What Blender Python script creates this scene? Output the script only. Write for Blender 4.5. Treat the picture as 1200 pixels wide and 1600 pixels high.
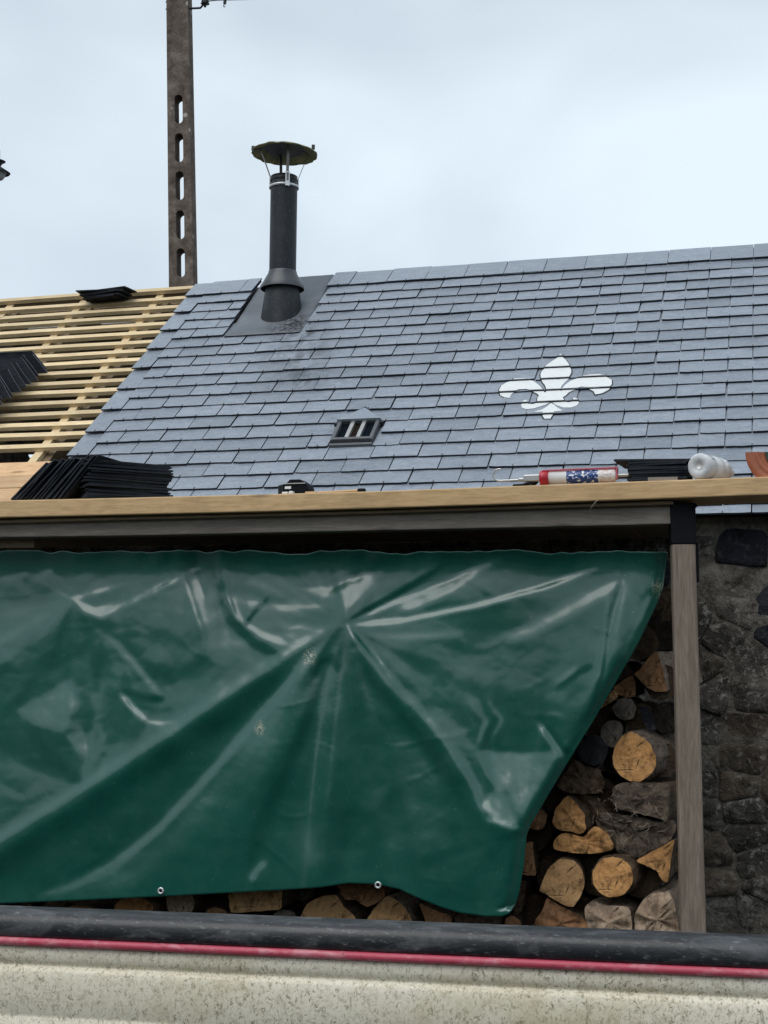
import bpy, bmesh, math, random
import numpy as np
from mathutils import Vector, Matrix, noise
from mathutils.geometry import delaunay_2d_cdt
random.seed(7)
rnd = random.random
def ru(a, b): return a + (b - a) * random.random()
S = bpy.context.scene
COL = S.collection
for o in list(bpy.data.objects): bpy.data.objects.remove(o)

# ------------------------------------------------------------------ camera
EYE = Vector((0, 0, 1.65))
FPX = 2225.0
PITCH, ROLL, YAW = math.radians(6.155), math.radians(.466), math.radians(15.67)
Fw = Vector((-math.sin(YAW)*math.cos(PITCH), math.cos(YAW)*math.cos(PITCH), math.sin(PITCH)))
rt = Vector((math.cos(YAW), math.sin(YAW), 0)); up = rt.cross(Fw)
Rr = math.cos(ROLL)*rt + math.sin(ROLL)*up
Uu = -math.sin(ROLL)*rt + math.cos(ROLL)*up
cd = bpy.data.cameras.new('camera'); cam = bpy.data.objects.new('camera', cd); COL.objects.link(cam)
cam.matrix_world = Matrix(((Rr.x, Uu.x, -Fw.x, EYE.x), (Rr.y, Uu.y, -Fw.y, EYE.y), (Rr.z, Uu.z, -Fw.z, EYE.z), (0, 0, 0, 1)))
cd.sensor_fit = 'HORIZONTAL'; cd.sensor_width = 36; cd.lens = 36*FPX/1200; cd.clip_end = 3000; cd.clip_start = .05
S.camera = cam
# ------------------------------------------------------------------ sky and light (overcast)
W = bpy.data.worlds.new('World'); S.world = W; W.use_nodes = True
nt = W.node_tree; nt.nodes.clear(); L = nt.links.new
out = nt.nodes.new('ShaderNodeOutputWorld')
sky = nt.nodes.new('ShaderNodeTexSky'); sky.sky_type = 'NISHITA'; sky.sun_disc = False
SUN_EL, SUN_AZ = math.radians(58), math.radians(-150)
sky.sun_elevation = SUN_EL; sky.sun_rotation = SUN_AZ
b1 = nt.nodes.new('ShaderNodeBackground'); b1.inputs[1].default_value = .08; L(sky.outputs[0], b1.inputs[0])
tc = nt.nodes.new('ShaderNodeTexCoord')
mp = nt.nodes.new('ShaderNodeMapping'); mp.inputs['Scale'].default_value = (1.5, 1.5, 2.6); mp.inputs['Location'].default_value = (.1, .55, .15); L(tc.outputs['Generated'], mp.inputs[0])
nz = nt.nodes.new('ShaderNodeTexNoise'); nz.inputs['Scale'].default_value = 1.5; nz.inputs['Detail'].default_value = 4; nz.inputs['Roughness'].default_value = .48; nz.inputs['Distortion'].default_value = .3; L(mp.outputs[0], nz.inputs[0])
cr = nt.nodes.new('ShaderNodeValToRGB'); L(nz.outputs[0], cr.inputs[0])
cr.color_ramp.elements[0].position = .40; cr.color_ramp.elements[0].color = (.45, .525, .59, 1)
cr.color_ramp.elements[1].position = .64; cr.color_ramp.elements[1].color = (.675, .76, .825, 1)
b2 = nt.nodes.new('ShaderNodeBackground'); b2.inputs[1].default_value = 1.0; L(cr.outputs[0], b2.inputs[0])
mxs = nt.nodes.new('ShaderNodeMixShader'); mxs.inputs[0].default_value = .88
L(b1.outputs[0], mxs.inputs[1]); L(b2.outputs[0], mxs.inputs[2]); L(mxs.outputs[0], out.inputs[0])
sd = bpy.data.lights.new('sun', 'SUN'); sd.energy = 1.3; sd.angle = math.radians(50); sd.color = (1, .97, .93)
so = bpy.data.objects.new('sun', sd); COL.objects.link(so)
sdir = Vector((-.35*math.cos(SUN_EL), -.94*math.cos(SUN_EL), math.sin(SUN_EL)))
so.rotation_euler = sdir.to_track_quat('Z', 'Y').to_euler()
S.view_settings.view_transform = 'Standard'; S.view_settings.look = 'None'; S.view_settings.exposure = .42; S.view_settings.gamma = 1
S.render.engine = 'CYCLES'

# ------------------------------------------------------------------ helpers
def ray(px, py):
    px = float(px); py = float(py); return Fw + (px-600)/FPX*Rr + (800-py)/FPX*Uu
def at(px, py, Y):
    Y = float(Y); d = ray(px, py); return EYE + d*(Y/d.y)
PHI = math.radians(40.02)
RO = EYE + Vector((-2.530, 5.969, .826))
EX = Vector((1, 0, 0)); ES = Vector((0, math.cos(PHI), math.sin(PHI))); NN = Vector((0, -math.sin(PHI), math.cos(PHI)))
def rp(u, v, n=0): return RO + u*EX + v*ES + n*NN
def ruv(px, py, n=0):
    d = ray(px, py); o = RO + n*NN; t = (o-EYE).dot(NN)/d.dot(NN); P = EYE + d*t - o
    return P.x, P.dot(ES)
RMAT = Matrix(((1, 0, 0, 0), (0, ES.y, NN.y, 0), (0, ES.z, NN.z, 0), (0, 0, 0, 1)))
def rframe(u, v, n=0):
    m = RMAT.copy(); m.translation = rp(u, v, n); return m
def tag(o, label=None, cat=None, group=None, kind=None):
    if label: o['label'] = label
    if cat: o['category'] = cat
    if group: o['group'] = group
    if kind: o['kind'] = kind
    return o
def empty(name, loc, label=None, cat=None, group=None):
    o = bpy.data.objects.new(name, None); COL.objects.link(o); o.location = loc; o.empty_display_size = .1
    return tag(o, label, cat, group)
def link(name, me, parent=None):
    o = bpy.data.objects.new(name, me); COL.objects.link(o)
    if parent is not None:
        o.parent = parent; o.matrix_parent_inverse = wm(parent).inverted()
    return o
WMC = {}
def wm(o):
    m = Matrix.LocRotScale(o.location, o.rotation_euler, o.scale) if o.rotation_mode != 'QUATERNION' else Matrix.LocRotScale(o.location, o.rotation_quaternion, o.scale)
    if o.parent is not None: m = wm(o.parent) @ o.matrix_parent_inverse @ m
    return m
def setm(o, M):
    o.location = M.to_translation(); o.rotation_euler = M.to_euler(); o.scale = M.to_scale()
class MB:
    def __init__(s): s.v = []; s.f = []; s.mi = []; s.sm = []
    def add(s, vs, fs, mi=0, sm=False):
        k = len(s.v); s.v += [tuple(p) for p in vs]
        for f in fs: s.f.append(tuple(i+k for i in f)); s.mi.append(mi); s.sm.append(sm)
        return s
    def box(s, lo, hi, M=None, mi=0):
        vs = [Vector((x, y, z)) for z in (lo[2], hi[2]) for y in (lo[1], hi[1]) for x in (lo[0], hi[0])]
        if M is not None: vs = [M @ p for p in vs]
        return s.add(vs, [(0, 2, 3, 1), (4, 5, 7, 6), (0, 1, 5, 4), (2, 6, 7, 3), (0, 4, 6, 2), (1, 3, 7, 5)], mi)
    def tube(s, pts, r, seg=10, mi=0, cap=True, sm=True):
        pts = [Vector(p) for p in pts]; n = len(pts); rs = r if isinstance(r, (list, tuple)) else [r]*n
        vs = []; a = None
        for i, p in enumerate(pts):
            t = (pts[min(i+1, n-1)] - pts[max(i-1, 0)]).normalized()
            if a is None: a = t.orthogonal().normalized()
            else: a = (a - t*a.dot(t)).normalized()
            b = t.cross(a)
            for k in range(seg):
                q = 2*math.pi*k/seg; vs.append(p + (a*math.cos(q) + b*math.sin(q))*rs[i])
        fs = [(i*seg+k, i*seg+(k+1) % seg, (i+1)*seg+(k+1) % seg, (i+1)*seg+k) for i in range(n-1) for k in range(seg)]
        s.add(vs, fs, mi, sm)
        if cap: s.add([vs[k] for k in range(seg)], [tuple(range(seg))[::-1]], mi); s.add(vs[-seg:], [tuple(range(seg))], mi)
        return s
    def lathe(s, prof, M=None, seg=32, mi=0, sm=True, a0=0, a1=2*math.pi):
        full = abs(a1-a0-2*math.pi) < 1e-6; ns = seg if full else seg+1
        vs = [Vector((r*math.cos(a0+(a1-a0)*k/seg), r*math.sin(a0+(a1-a0)*k/seg), z)) for r, z in prof for k in range(ns)]
        if M is not None: vs = [M @ p for p in vs]
        fs = [(i*ns+k, i*ns+(k+1) % ns, (i+1)*ns+(k+1) % ns, (i+1)*ns+k) for i in range(len(prof)-1) for k in range(seg)]
        return s.add(vs, fs, mi, sm)
    def mesh(s, name, mats):
        me = bpy.data.meshes.new(name); me.from_pydata(s.v, [], s.f)
        for m in (mats if isinstance(mats, (list, tuple)) else [mats]): me.materials.append(m)
        me.polygons.foreach_set('material_index', s.mi); me.polygons.foreach_set('use_smooth', s.sm); me.update(); return me
    def build(s, name, mats, parent=None): return link(name, s.mesh(name, mats), parent)
def bevel(o, w, seg=2):
    m = o.modifiers.new('bevel', 'BEVEL'); m.width = w; m.segments = seg; m.limit_method = 'ANGLE'; return o
def nv(p, sc, seed=0): return noise.noise(Vector((p[0]*sc+seed*7.3, p[1]*sc-seed*3.1, p[2]*sc+seed*1.7)))

# ------------------------------------------------------------------ materials
class NT:
    def __init__(s, name):
        s.m = bpy.data.materials.new(name); s.m.use_nodes = True; s.t = s.m.node_tree; s.p = s.t.nodes['Principled BSDF']
    def n(s, kind, **kw):
        x = s.t.nodes.new('ShaderNode'+kind)
        for k, v in kw.items():
            if hasattr(x, k) and not k[0].isupper(): setattr(x, k, v)
            else: x.inputs[k.replace('_', ' ')].default_value = v
        return x
    def l(s, a, b): s.t.links.new(a, b)
    def coord(s, kind='Object', scale=(1, 1, 1), rot=(0, 0, 0)):
        c = s.n('TexCoord'); m = s.n('Mapping'); m.inputs['Scale'].default_value = scale; m.inputs['Rotation'].default_value = rot
        s.l(c.outputs[kind], m.inputs[0]); return m.outputs[0]
    def world(s, scale=(1, 1, 1)):
        c = s.n('NewGeometry'); m = s.n('Mapping'); m.inputs['Scale'].default_value = scale; s.l(c.outputs['Position'], m.inputs[0]); return m.outputs[0]
    def noise(s, vec, scale, detail=4, rough=.55, dist=0):
        x = s.n('TexNoise'); x.inputs['Scale'].default_value = scale; x.inputs['Detail'].default_value = detail
        x.inputs['Roughness'].default_value = rough; x.inputs['Distortion'].default_value = dist
        if vec is not None: s.l(vec, x.inputs['Vector'])
        return x.outputs[0]
    def ramp(s, fac, stops):
        r = s.n('ValToRGB'); e = r.color_ramp.elements
        while len(e) < len(stops): e.new(.5)
        for i, (p, c) in enumerate(stops):
            e[i].position = p; e[i].color = (c, c, c, 1) if not isinstance(c, (tuple, list)) else (*c[:3], 1)
        s.l(fac, r.inputs[0]); return r.outputs[0]
    def mix(s, fac, a, b, mode='MIX'):
        x = s.n('Mix', data_type='RGBA', blend_type=mode); x.clamp_factor = True
        for i, v in ((0, fac), (6, a), (7, b)):
            if isinstance(v, (int, float)) and i == 0: x.inputs[0].default_value = v
            elif isinstance(v, (tuple, list)): x.inputs[i].default_value = (*v[:3], 1)
            elif isinstance(v, (int, float)): x.inputs[i].default_value = (v, v, v, 1)
            else: s.l(v, x.inputs[i])
        return x.outputs[2]
    def math(s, op, a, b=0):
        x = s.n('Math', operation=op)
        for i, v in ((0, a), (1, b)):
            if isinstance(v, (int, float)): x.inputs[i].default_value = v
            else: s.l(v, x.inputs[i])
        return x.outputs[0]
    def bump(s, h, strength=.3, dist=.01):
        b = s.n('Bump'); b.inputs['Strength'].default_value = strength; b.inputs['Distance'].default_value = dist
        s.l(h, b.inputs['Height'])
        if s.p.inputs['Normal'].links: s.l(s.p.inputs['Normal'].links[0].from_socket, b.inputs['Normal'])
        s.l(b.outputs[0], s.p.inputs['Normal']); return s
    def set(s, col=None, rough=None, metal=None, spec=None):
        for k, v in (('Base Color', col), ('Roughness', rough), ('Metallic', metal), ('Specular IOR Level', spec)):
            if v is None: continue
            if isinstance(v, (tuple, list)): s.p.inputs[k].default_value = (*v[:3], 1)
            elif isinstance(v, (int, float)): s.p.inputs[k].default_value = v
            else: s.l(v, s.p.inputs[k])
        return s
    def rand(s): return s.n('ObjectInfo').outputs['Random']
M = {}
def near(t, P, r):        # mask: 1 at world point P falling to 0 at radius r
    g = t.n('NewGeometry'); d = t.n('VectorMath', operation='DISTANCE'); t.l(g.outputs['Position'], d.inputs[0]); d.inputs[1].default_value = P
    mr = t.n('MapRange'); mr.inputs['From Min'].default_value = r; mr.inputs['From Max'].default_value = 0; t.l(d.outputs['Value'], mr.inputs[0]); return mr.outputs[0]
def m_slate():
    t = NT('roof_slate'); w = t.world((1, 1, 1)); r = t.rand()
    a = t.noise(t.world((9, 22, 22)), 1.6, 5, .6, .6)
    b = t.noise(w, 70, 4, .65)
    base = t.ramp(a, [(.25, (.172, .20, .244)), (.5, (.218, .25, .298)), (.75, (.27, .302, .352))])
    tone = t.ramp(r, [(0, .81), (.4, .97), (1, 1.12)])
    c = t.mix(1, base, tone, 'MULTIPLY')
    c = t.mix(t.ramp(b, [(.35, .35), (.6, 0)]), c, (.10, .12, .15))
    # soot washed down below the flue
    P = rp(.14, 1.18); P2 = rp(.20, .92); P3 = rp(.12, 1.38)
    m = t.math('MAXIMUM', t.math('MAXIMUM', near(t, P, .26), near(t, P2, .26)), near(t, P3, .2))
    st = t.math('MULTIPLY', m, t.ramp(t.noise(t.world((14, 5, 5)), 1.3, 4, .6), [(.38, 0), (.6, 1)]))
    c = t.mix(t.math('MULTIPLY', st, 1.0), c, (.06, .068, .082))
    rr_ = t.math('ADD', t.ramp(a, [(.3, .18), (.7, .42)]), t.math('MULTIPLY', r, .18)); t.set(c, rr_, spec=.95)
    t.bump(a, .6, .006); t.bump(b, .35, .002); return t.m
def m_slate_dark():
    t = NT('new_slate'); a = t.noise(t.coord('Object', (6, 6, 40)), 4, 5, .6)
    t.set(t.mix(t.ramp(a, [(.3, 0), (.7, 1)]), (.008, .010, .014), (.028, .033, .042)), .75, spec=.2); t.bump(a, .3, .002); return t.m
def m_wood(name, lo, hi, axis='X', grey=0, knots=True, rough=.65, sc=1.0):
    t = NT(name); s = {'X': (1.2, 14, 14), 'Z': (14, 14, 1.2), 'Y': (14, 1.2, 14)}[axis]
    s = tuple(k*sc for k in s)
    v = t.world(s) if grey else t.world(s)
    a = t.noise(v, 2.2, 5, .6, 1.2); b = t.noise(t.world(tuple(k*5 for k in s)), 3, 3, .6)
    c = t.ramp(a, [(.25, lo), (.55, tuple((x+y)/2 for x, y in zip(lo, hi))), (.8, hi)])
    c = t.mix(t.ramp(b, [(.35, .4), (.6, 0)]), c, tuple(x*.55 for x in lo))
    r = t.rand(); c = t.mix(1, c, t.ramp(r, [(0, .76), (1, 1.1)]), 'MULTIPLY')
    if knots:
        vo = t.n('TexVoronoi'); vo.inputs['Scale'].default_value = 1.0; t.l(t.world({'X': (2.2, 9, 9), 'Z': (9, 9, 2.2), 'Y': (9, 2.2, 9)}[axis]), vo.inputs['Vector'])
        c = t.mix(t.ramp(vo.outputs['Distance'], [(.05, .75), (.12, 0)]), c, tuple(x*.35 for x in lo))
    dirt = t.noise(t.world((3, 3, 3)), 2.3, 4, .6); c = t.mix(t.ramp(dirt, [(.5, 0), (.75, .35)]), c, tuple(x*.5 for x in lo))
    t.set(c, rough, spec=.3); t.bump(a, .25, .003); t.bump(b, .2, .001); return t.m
M['slate'] = m_slate(); M['slate_edge'] = None; M['slate_dark'] = m_slate_dark()
M['slate_edge'] = NT('slate_cut_edge').set((.022, .026, .033), .85, spec=.15).m  # dark cut slate, near black to stand in for course and joint shadow too
M['batten'] = m_wood('pine_batten', (.70, .51, .28), (.90, .74, .48))
M['sark'] = m_wood('sarking_board', (.62, .36, .19), (.78, .56, .32))
M['under'] = m_wood('old_brown_board', (.16, .115, .07), (.27, .20, .125))
M['plank'] = m_wood('plank_pine', (.50, .32, .155), (.70, .49, .27))
M['plank_bot'] = M['plank']
M['grey_beam'] = m_wood('weathered_beam', (.21, .18, .15), (.42, .36, .30))
M['post'] = m_wood('weathered_post', (.15, .115, .088), (.36, .29, .232), 'Z')
def simple(name, col, rough=.5, metal=0, var=.25, sc=30, bump=.1, spec=.5):
    t = NT(name); a = t.noise(t.coord('Object'), sc, 4, .6)
    t.set(t.mix(t.ramp(a, [(.3, 1), (.7, 0)]), col, tuple(c*(1-var) for c in col)), rough, metal, spec); 
    if bump: t.bump(a, bump, .002)
    return t.m
def m_flue():
    t = NT('black_flue'); a = t.noise(t.coord('Object', (1, 1, .35)), 9, 5, .65); b = t.noise(t.coord('Object'), 120, 2, .5)
    c = t.mix(t.ramp(a, [(.52, 0), (.75, .6)]), (.009, .011, .015), (.05, .055, .064))
    c = t.mix(t.ramp(b, [(.62, 0), (.72, .35)]), c, (.16, .17, .18))
    t.set(c, .5, spec=.35); t.bump(b, .1, .001); return t.m
M['flue'] = m_flue()
M['cowl_in'] = simple('cowl_underside', (.09, .10, .115), .45, .3, .5, 25)
def m_cowl():
    t = NT('cowl_lichen'); a = t.noise(t.coord('Object'), 16, 5, .65)
    t.set(t.ramp(a, [(.3, (.045, .052, .04)), (.45, (.12, .125, .055)), (.62, (.21, .20, .09)), (.78, (.32, .30, .19))]), .7); t.bump(a, .3, .003); return t.m
M['cowl'] = m_cowl()
M['strap'] = simple('strap_steel', (.20, .18, .165), .4, .6)
M['galv'] = simple('galvanised', (.72, .73, .74), .35, .5)
def m_lead():
    t = NT('lead_sheet'); a = t.noise(t.world(), 5, 5, .6, .5); b = t.noise(t.world(), 45, 4, .7)
    c = t.ramp(a, [(.3, (.085, .096, .113)), (.6, (.13, .143, .163)), (.8, (.19, .205, .225))])
    st = t.math('MULTIPLY', near(t, rp(.02, 1.52), .2), t.ramp(b, [(.42, 1), (.58, 0)]))
    c = t.mix(t.math('MULTIPLY', st, 1.5), c, (.018, .02, .024))
    t.set(c, .5, .15); t.bump(a, .4, .01); t.bump(b, .15, .002); return t.m
M['lead'] = m_lead()
def m_fleur():
    t = NT('white_inlay'); a = t.noise(t.world(), 30, 4, .6)
    t.set(t.mix(t.ramp(a, [(.45, 0), (.8, .3)]), (.70, .715, .71), (.46, .49, .50)), .45); t.bump(a, .1, .001); return t.m
M['fleur'] = m_fleur()
M['shadow_gap'] = simple('painted_shadow_gap', (.03, .034, .04), .8)  # near-black colour standing in for shadow gaps round inlay and hood
M['mesh_dark'] = simple('vent_mesh_blue', (.006, .012, .02), .9, var=.6, sc=200, spec=.05)
M['mesh_brown'] = simple('vent_mesh_brown', (.03, .021, .016), .9, var=.6, sc=200, spec=.05)
def m_stone(name, cols, sc=6, lich=.4):
    t = NT(name); w = t.world(); a = t.noise(w, sc, 6, .65, .4); b = t.noise(w, 38, 5, .7); r = t.rand()
    c = t.ramp(a, [(.28, cols[0]), (.5, cols[1]), (.72, cols[2])])
    c = t.mix(1, c, t.ramp(r, [(0, .65), (1, 1.2)]), 'MULTIPLY')
    c = t.mix(t.ramp(t.noise(w, 17, 6, .75), [(.36, .8), (.5, 0)]), c, tuple(x*.35 for x in cols[0]))
    sp = t.ramp(t.noise(w, 32, 5, .72, .6), [(.53, 0), (.64, 1)])
    c = t.mix(t.math('MULTIPLY', sp, lich*1.5), c, (.23, .215, .19))
    t.set(c, .9, spec=.2); t.bump(a, .8, .03); t.bump(b, .9, .012); return t.m
M['stone'] = m_stone('wall_stone', lich=.75, cols=[(.030, .026, .023), (.09, .08, .07), (.20, .185, .165)])
M['stone_brown'] = m_stone('brown_stone', lich=.5, cols=[(.034, .026, .02), (.10, .08, .062), (.20, .165, .13)])
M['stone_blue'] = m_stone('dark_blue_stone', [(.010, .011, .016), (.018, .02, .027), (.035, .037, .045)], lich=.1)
M['mortar'] = m_stone('lime_mortar', [(.07, .062, .052), (.16, .143, .12), (.27, .245, .21)], 9)
def m_concrete():
    t = NT('pole_concrete'); w = t.world(); a = t.noise(w, 9, 6, .7); b = t.noise(w, 55, 4, .7)
    c = t.ramp(a, [(.3, (.06, .046, .038)), (.5, (.13, .104, .086)), (.7, (.23, .19, .16))])
    c = t.mix(t.ramp(b, [(.30, .8), (.45, 0)]), c, (.045, .035, .03))
    vo = t.n('TexVoronoi'); vo.inputs['Scale'].default_value = 5.5; t.l(w, vo.inputs['Vector'])
    c = t.mix(t.ramp(vo.outputs['Distance'], [(.10, .9), (.15, 0)]), c, (.42, .39, .36))
    t.set(c, .95, spec=.2); t.bump(b, .6, .01); return t.m
M['concrete'] = m_concrete()
M['black'] = simple('black_plastic', (.004, .005, .008), .6, var=.3, spec=.15)
M['metal_dark'] = simple('dark_iron', (.03, .034, .038), .5, .4)
M['red'] = simple('red_paint', (.50, .018, .035), .38)
M['pinkred'] = simple('faded_red', (.62, .12, .16), .45)
M['white_pl'] = simple('white_plastic', (.78, .77, .75), .4, var=.08)
M['steel'] = simple('bright_steel', (.62, .62, .62), .3, .8)
M['alu'] = simple('grey_aluminium', (.48, .48, .47), .35, .6)
def m_label():
    t = NT('blue_printed_label'); v = t.coord('Object', (70, 30, 90)); a = t.noise(v, 1.2, 2, .5)
    t.set(t.mix(t.ramp(a, [(.56, 0), (.60, 1)]), (.018, .055, .20), (.78, .78, .80)), .4); return t.m
M['label'] = m_label()
def m_label2():
    t = NT('pale_printed_label'); v = t.coord('Object', (60, 60, 200)); a = t.noise(v, 1.4, 2, .5)
    t.set(t.mix(t.ramp(a, [(.52, 0), (.6, .7)]), (.74, .70, .68), (.55, .30, .24)), .45); return t.m
M['label2'] = m_label2()
def m_clear():
    t = NT('clear_plastic'); a = t.noise(t.coord('Object'), 60, 3, .5)
    t.set((.95, .96, .97), .10, spec=.6); t.p.inputs['Transmission Weight'].default_value = .55; t.p.inputs['IOR'].default_value = 1.2; t.bump(a, .35, .004); return t.m
M['clear'] = m_clear()
M['terracotta'] = simple('terracotta', (.42, .125, .055), .55, var=.45, sc=14)
M['green_dark'] = simple('dark_green_inside', (.02, .05, .03), .6)
def m_tarp():
    t = NT('green_tarp'); w = t.world(); a = t.noise(w, 3, 4, .6); b = t.noise(w, 26, 5, .65, .6); fine = t.noise(w, 240, 2, .5)
    c = t.ramp(a, [(.3, (.003, .066, .047)), (.7, (.006, .088, .064))])
    dust = t.noise(w, 8, 6, .7, .8)
    c = t.mix(t.ramp(dust, [(.5, 0), (.85, .14)]), c, (.09, .17, .145))
    sp = t.math('MULTIPLY', t.ramp(t.noise(w, 150, 2, .6), [(.70, 0), (.74, 1)]), t.ramp(a, [(.4, .2), (.6, 1)]))
    c = t.mix(t.math('MULTIPLY', sp, .45), c, (.30, .36, .33))
    for px, py, r in ((400, 1137, .026), (477, 1026, .03), (1026, 916, .028)):
        P = at(px, py, 4.5) ; 
        g = t.n('NewGeometry'); mpn = t.n('Mapping'); mpn.inputs['Scale'].default_value = (1, 0, .75); t.l(g.outputs['Position'], mpn.inputs[0])
        d = t.n('VectorMath', operation='DISTANCE'); t.l(mpn.outputs[0], d.inputs[0]); d.inputs[1].default_value = (P.x, 0, P.z*.75)
        m = t.ramp(d.outputs['Value'], [(0, 1), (r, 0)])
        m = t.math('MULTIPLY', m, t.ramp(t.noise(w, 60, 4, .75, 2.5), [(.50, 0), (.60, 1)]))
        c = t.mix(t.math('MULTIPLY', m, 1.6), c, (.38, .37, .27))
    t.set(c, t.ramp(b, [(.3, .29), (.7, .39)]), spec=.55); t.p.inputs['Coat Weight'].default_value = .5; t.p.inputs['Coat Roughness'].default_value = .17; t.p.inputs['Coat IOR'].default_value = 1.6
    t.bump(b, .10, .006); t.bump(fine, .05, .0008)
    return t.m
M['tarp'] = m_tarp()
M['eyelet'] = simple('eyelet_metal', (.75, .76, .76), .3, .6)
def m_bark(name, lo, hi):
    t = NT(name); a = t.noise(t.world((1.5, .6, 1.5)), 22, 6, .7, .8); b = t.noise(t.world(), 120, 3, .6)
    t.set(t.mix(t.ramp(b, [(.3, .5), (.6, 0)]), t.ramp(a, [(.3, lo), (.7, hi)]), tuple(x*.4 for x in lo)), .9, spec=.2); t.bump(a, .9, .02); t.bump(b, .4, .004); return t.m
M['bark'] = m_bark('bark_brown', (.04, .026, .017), (.19, .13, .085))
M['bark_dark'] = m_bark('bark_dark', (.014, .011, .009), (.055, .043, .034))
M['bark_grey'] = m_bark('bark_grey', (.06, .044, .033), (.27, .21, .16))
M['bark_pale'] = m_bark('bark_pale', (.12, .085, .06), (.36, .28, .21))
def m_grain(name, lo, hi, dark):
    t = NT(name); c0 = t.coord('Object')
    n = t.noise(c0, 9, 4, .6)
    wv = t.n('TexWave', wave_type='RINGS', rings_direction='Y'); wv.inputs['Scale'].default_value = 22; wv.inputs['Distortion'].default_value = 5; wv.inputs['Detail'].default_value = 2; t.l(c0, wv.inputs['Vector'])
    sp = t.n('SeparateXYZ'); t.l(c0, sp.inputs[0]); ang = t.math('ARCTAN2', sp.outputs[2], sp.outputs[0])
    cm = t.n('CombineXYZ'); t.l(ang, cm.inputs[0]); t.l(t.rand(), cm.inputs[1])
    rays = t.noise(cm.outputs[0], 7, 3, .6)
    ln = t.n('VectorMath', operation='LENGTH'); t.l(c0, ln.inputs[0])
    c = t.ramp(n, [(.25, lo), (.75, hi)])
    c = t.mix(t.math('MULTIPLY', t.ramp(wv.outputs[0], [(.2, 1), (.6, 0)]), .13), c, dark)
    c = t.mix(t.ramp(rays, [(.27, .5), (.36, 0)]), c, dark)
    c = t.mix(t.ramp(t.noise(c0, 28, 5, .7), [(.50, 0), (.66, .8)]), c, dark)
    saw = t.n('TexWave', wave_type='BANDS', bands_direction='DIAGONAL'); saw.inputs['Scale'].default_value = 55; saw.inputs['Distortion'].default_value = 4; saw.inputs['Detail'].default_value = 3; t.l(c0, saw.inputs['Vector'])
    c = t.mix(t.math('MULTIPLY', t.ramp(saw.outputs[0], [(.25, 1), (.55, 0)]), .09), c, dark)
    ck_ = t.n('TexVoronoi', feature='DISTANCE_TO_EDGE'); ck_.inputs['Scale'].default_value = 11; t.l(t.coord('Object', (1, .3, 1.6)), ck_.inputs['Vector'])
    crk = t.math('MULTIPLY', t.ramp(ck_.outputs['Distance'], [(.008, 1), (.03, 0)]), t.ramp(t.noise(c0, 14, 2, .5), [(.5, 0), (.58, 1)]))
    c = t.mix(crk, c, tuple(x*.25 for x in dark))
    c = t.mix(1, c, t.ramp(t.rand(), [(0, .85), (1, 1.3)]), 'MULTIPLY')
    t.bump(crk, -.5, .004)
    t.set(c, .8, spec=.25); t.bump(n, .4, .01); t.bump(rays, .35, .006); t.bump(t.noise(c0, 90, 3, .6), .35, .003); return t.m
M['core'] = m_bark('pile_bark', (.05, .035, .024), (.17, .115, .075))
M['g_orange'] = m_grain('grain_orange', (.40, .18, .06), (.70, .39, .155), (.10, .045, .02))
M['g_tan'] = m_grain('grain_tan', (.42, .23, .095), (.62, .38, .18), (.13, .065, .03))
M['g_brown'] = m_grain('grain_brown', (.24, .115, .052), (.44, .235, .115), (.07, .035, .02))
M['g_grey'] = m_grain('grain_grey', (.10, .085, .07), (.22, .185, .15), (.03, .025, .02))
M['g_dark'] = m_grain('grain_charcoal', (.016, .015, .017), (.035, .033, .035), (.01, .01, .01))
M['g_pale'] = m_grain('grain_pale', (.24, .165, .11), (.48, .37, .27), (.08, .05, .03))
M['straw'] = simple('dry_straw', (.36, .30, .22), .8)
def m_hull():
    t = NT('grimy_cream_hull'); w = t.world(); a = t.noise(w, 5, 6, .65); b = t.noise(w, 62, 6, .75, 1.4); d = t.noise(t.world((1, 1, .7)), 150, 5, .75, 1.0)
    c = t.ramp(a, [(.3, (.76, .69, .54)), (.7, (.85, .795, .66))])
    dens = t.ramp(t.noise(t.world((1.2, 1, 2)), 2.2, 4, .6), [(.3, .45), (.6, 1)])
    c = t.mix(t.math('MULTIPLY', dens, t.ramp(b, [(.48, 0), (.62, .5)])), c, (.36, .30, .18))
    c = t.mix(t.math('MULTIPLY', dens, t.ramp(d, [(.53, 0), (.62, .9)])), c, (.17, .15, .09))
    st = t.noise(t.world((30, 30, 6)), 1.5, 4, .7); c = t.mix(t.ramp(st, [(.62, 0), (.70, .7)]), c, (.20, .18, .14))
    yl = t.noise(w, 3.1, 3, .6); c = t.mix(t.ramp(yl, [(.5, 0), (.72, .5)]), c, (.42, .34, .14))
    t.set(c, .6, spec=.35); t.bump(b, .2, .003); return t.m
M['hull'] = m_hull()
def m_rubber():
    t = NT('worn_black_rubber'); w = t.world((1, 2, 2)); a = t.noise(w, 7, 6, .7, .6); b = t.noise(t.world((1, 3, 3)), 60, 4, .7)
    c = t.mix(t.ramp(a, [(.5, 0), (.78, .8)]), (.012, .013, .016), (.14, .142, .15))
    c = t.mix(t.ramp(b, [(.58, 0), (.72, .6)]), c, (.24, .245, .25))
    t.set(c, t.ramp(a, [(.4, .34), (.7, .6)])); t.bump(b, .25, .002); return t.m
M['rubber'] = m_rubber()
def m_bead():
    t = NT('faded_red_bead'); w = t.world((1, 2, 2)); a = t.noise(w, 14, 6, .7); c = t.mix(t.ramp(a, [(.5, 0), (.75, .8)]), (.46, .06, .10), (.68, .40, .42))
    c = t.mix(t.ramp(t.noise(w, 80, 3, .6), [(.62, 0), (.7, .6)]), c, (.12, .03, .03)); t.set(c, .5); t.bump(a, .3, .004); return t.m
M['bead'] = m_bead()
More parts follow.
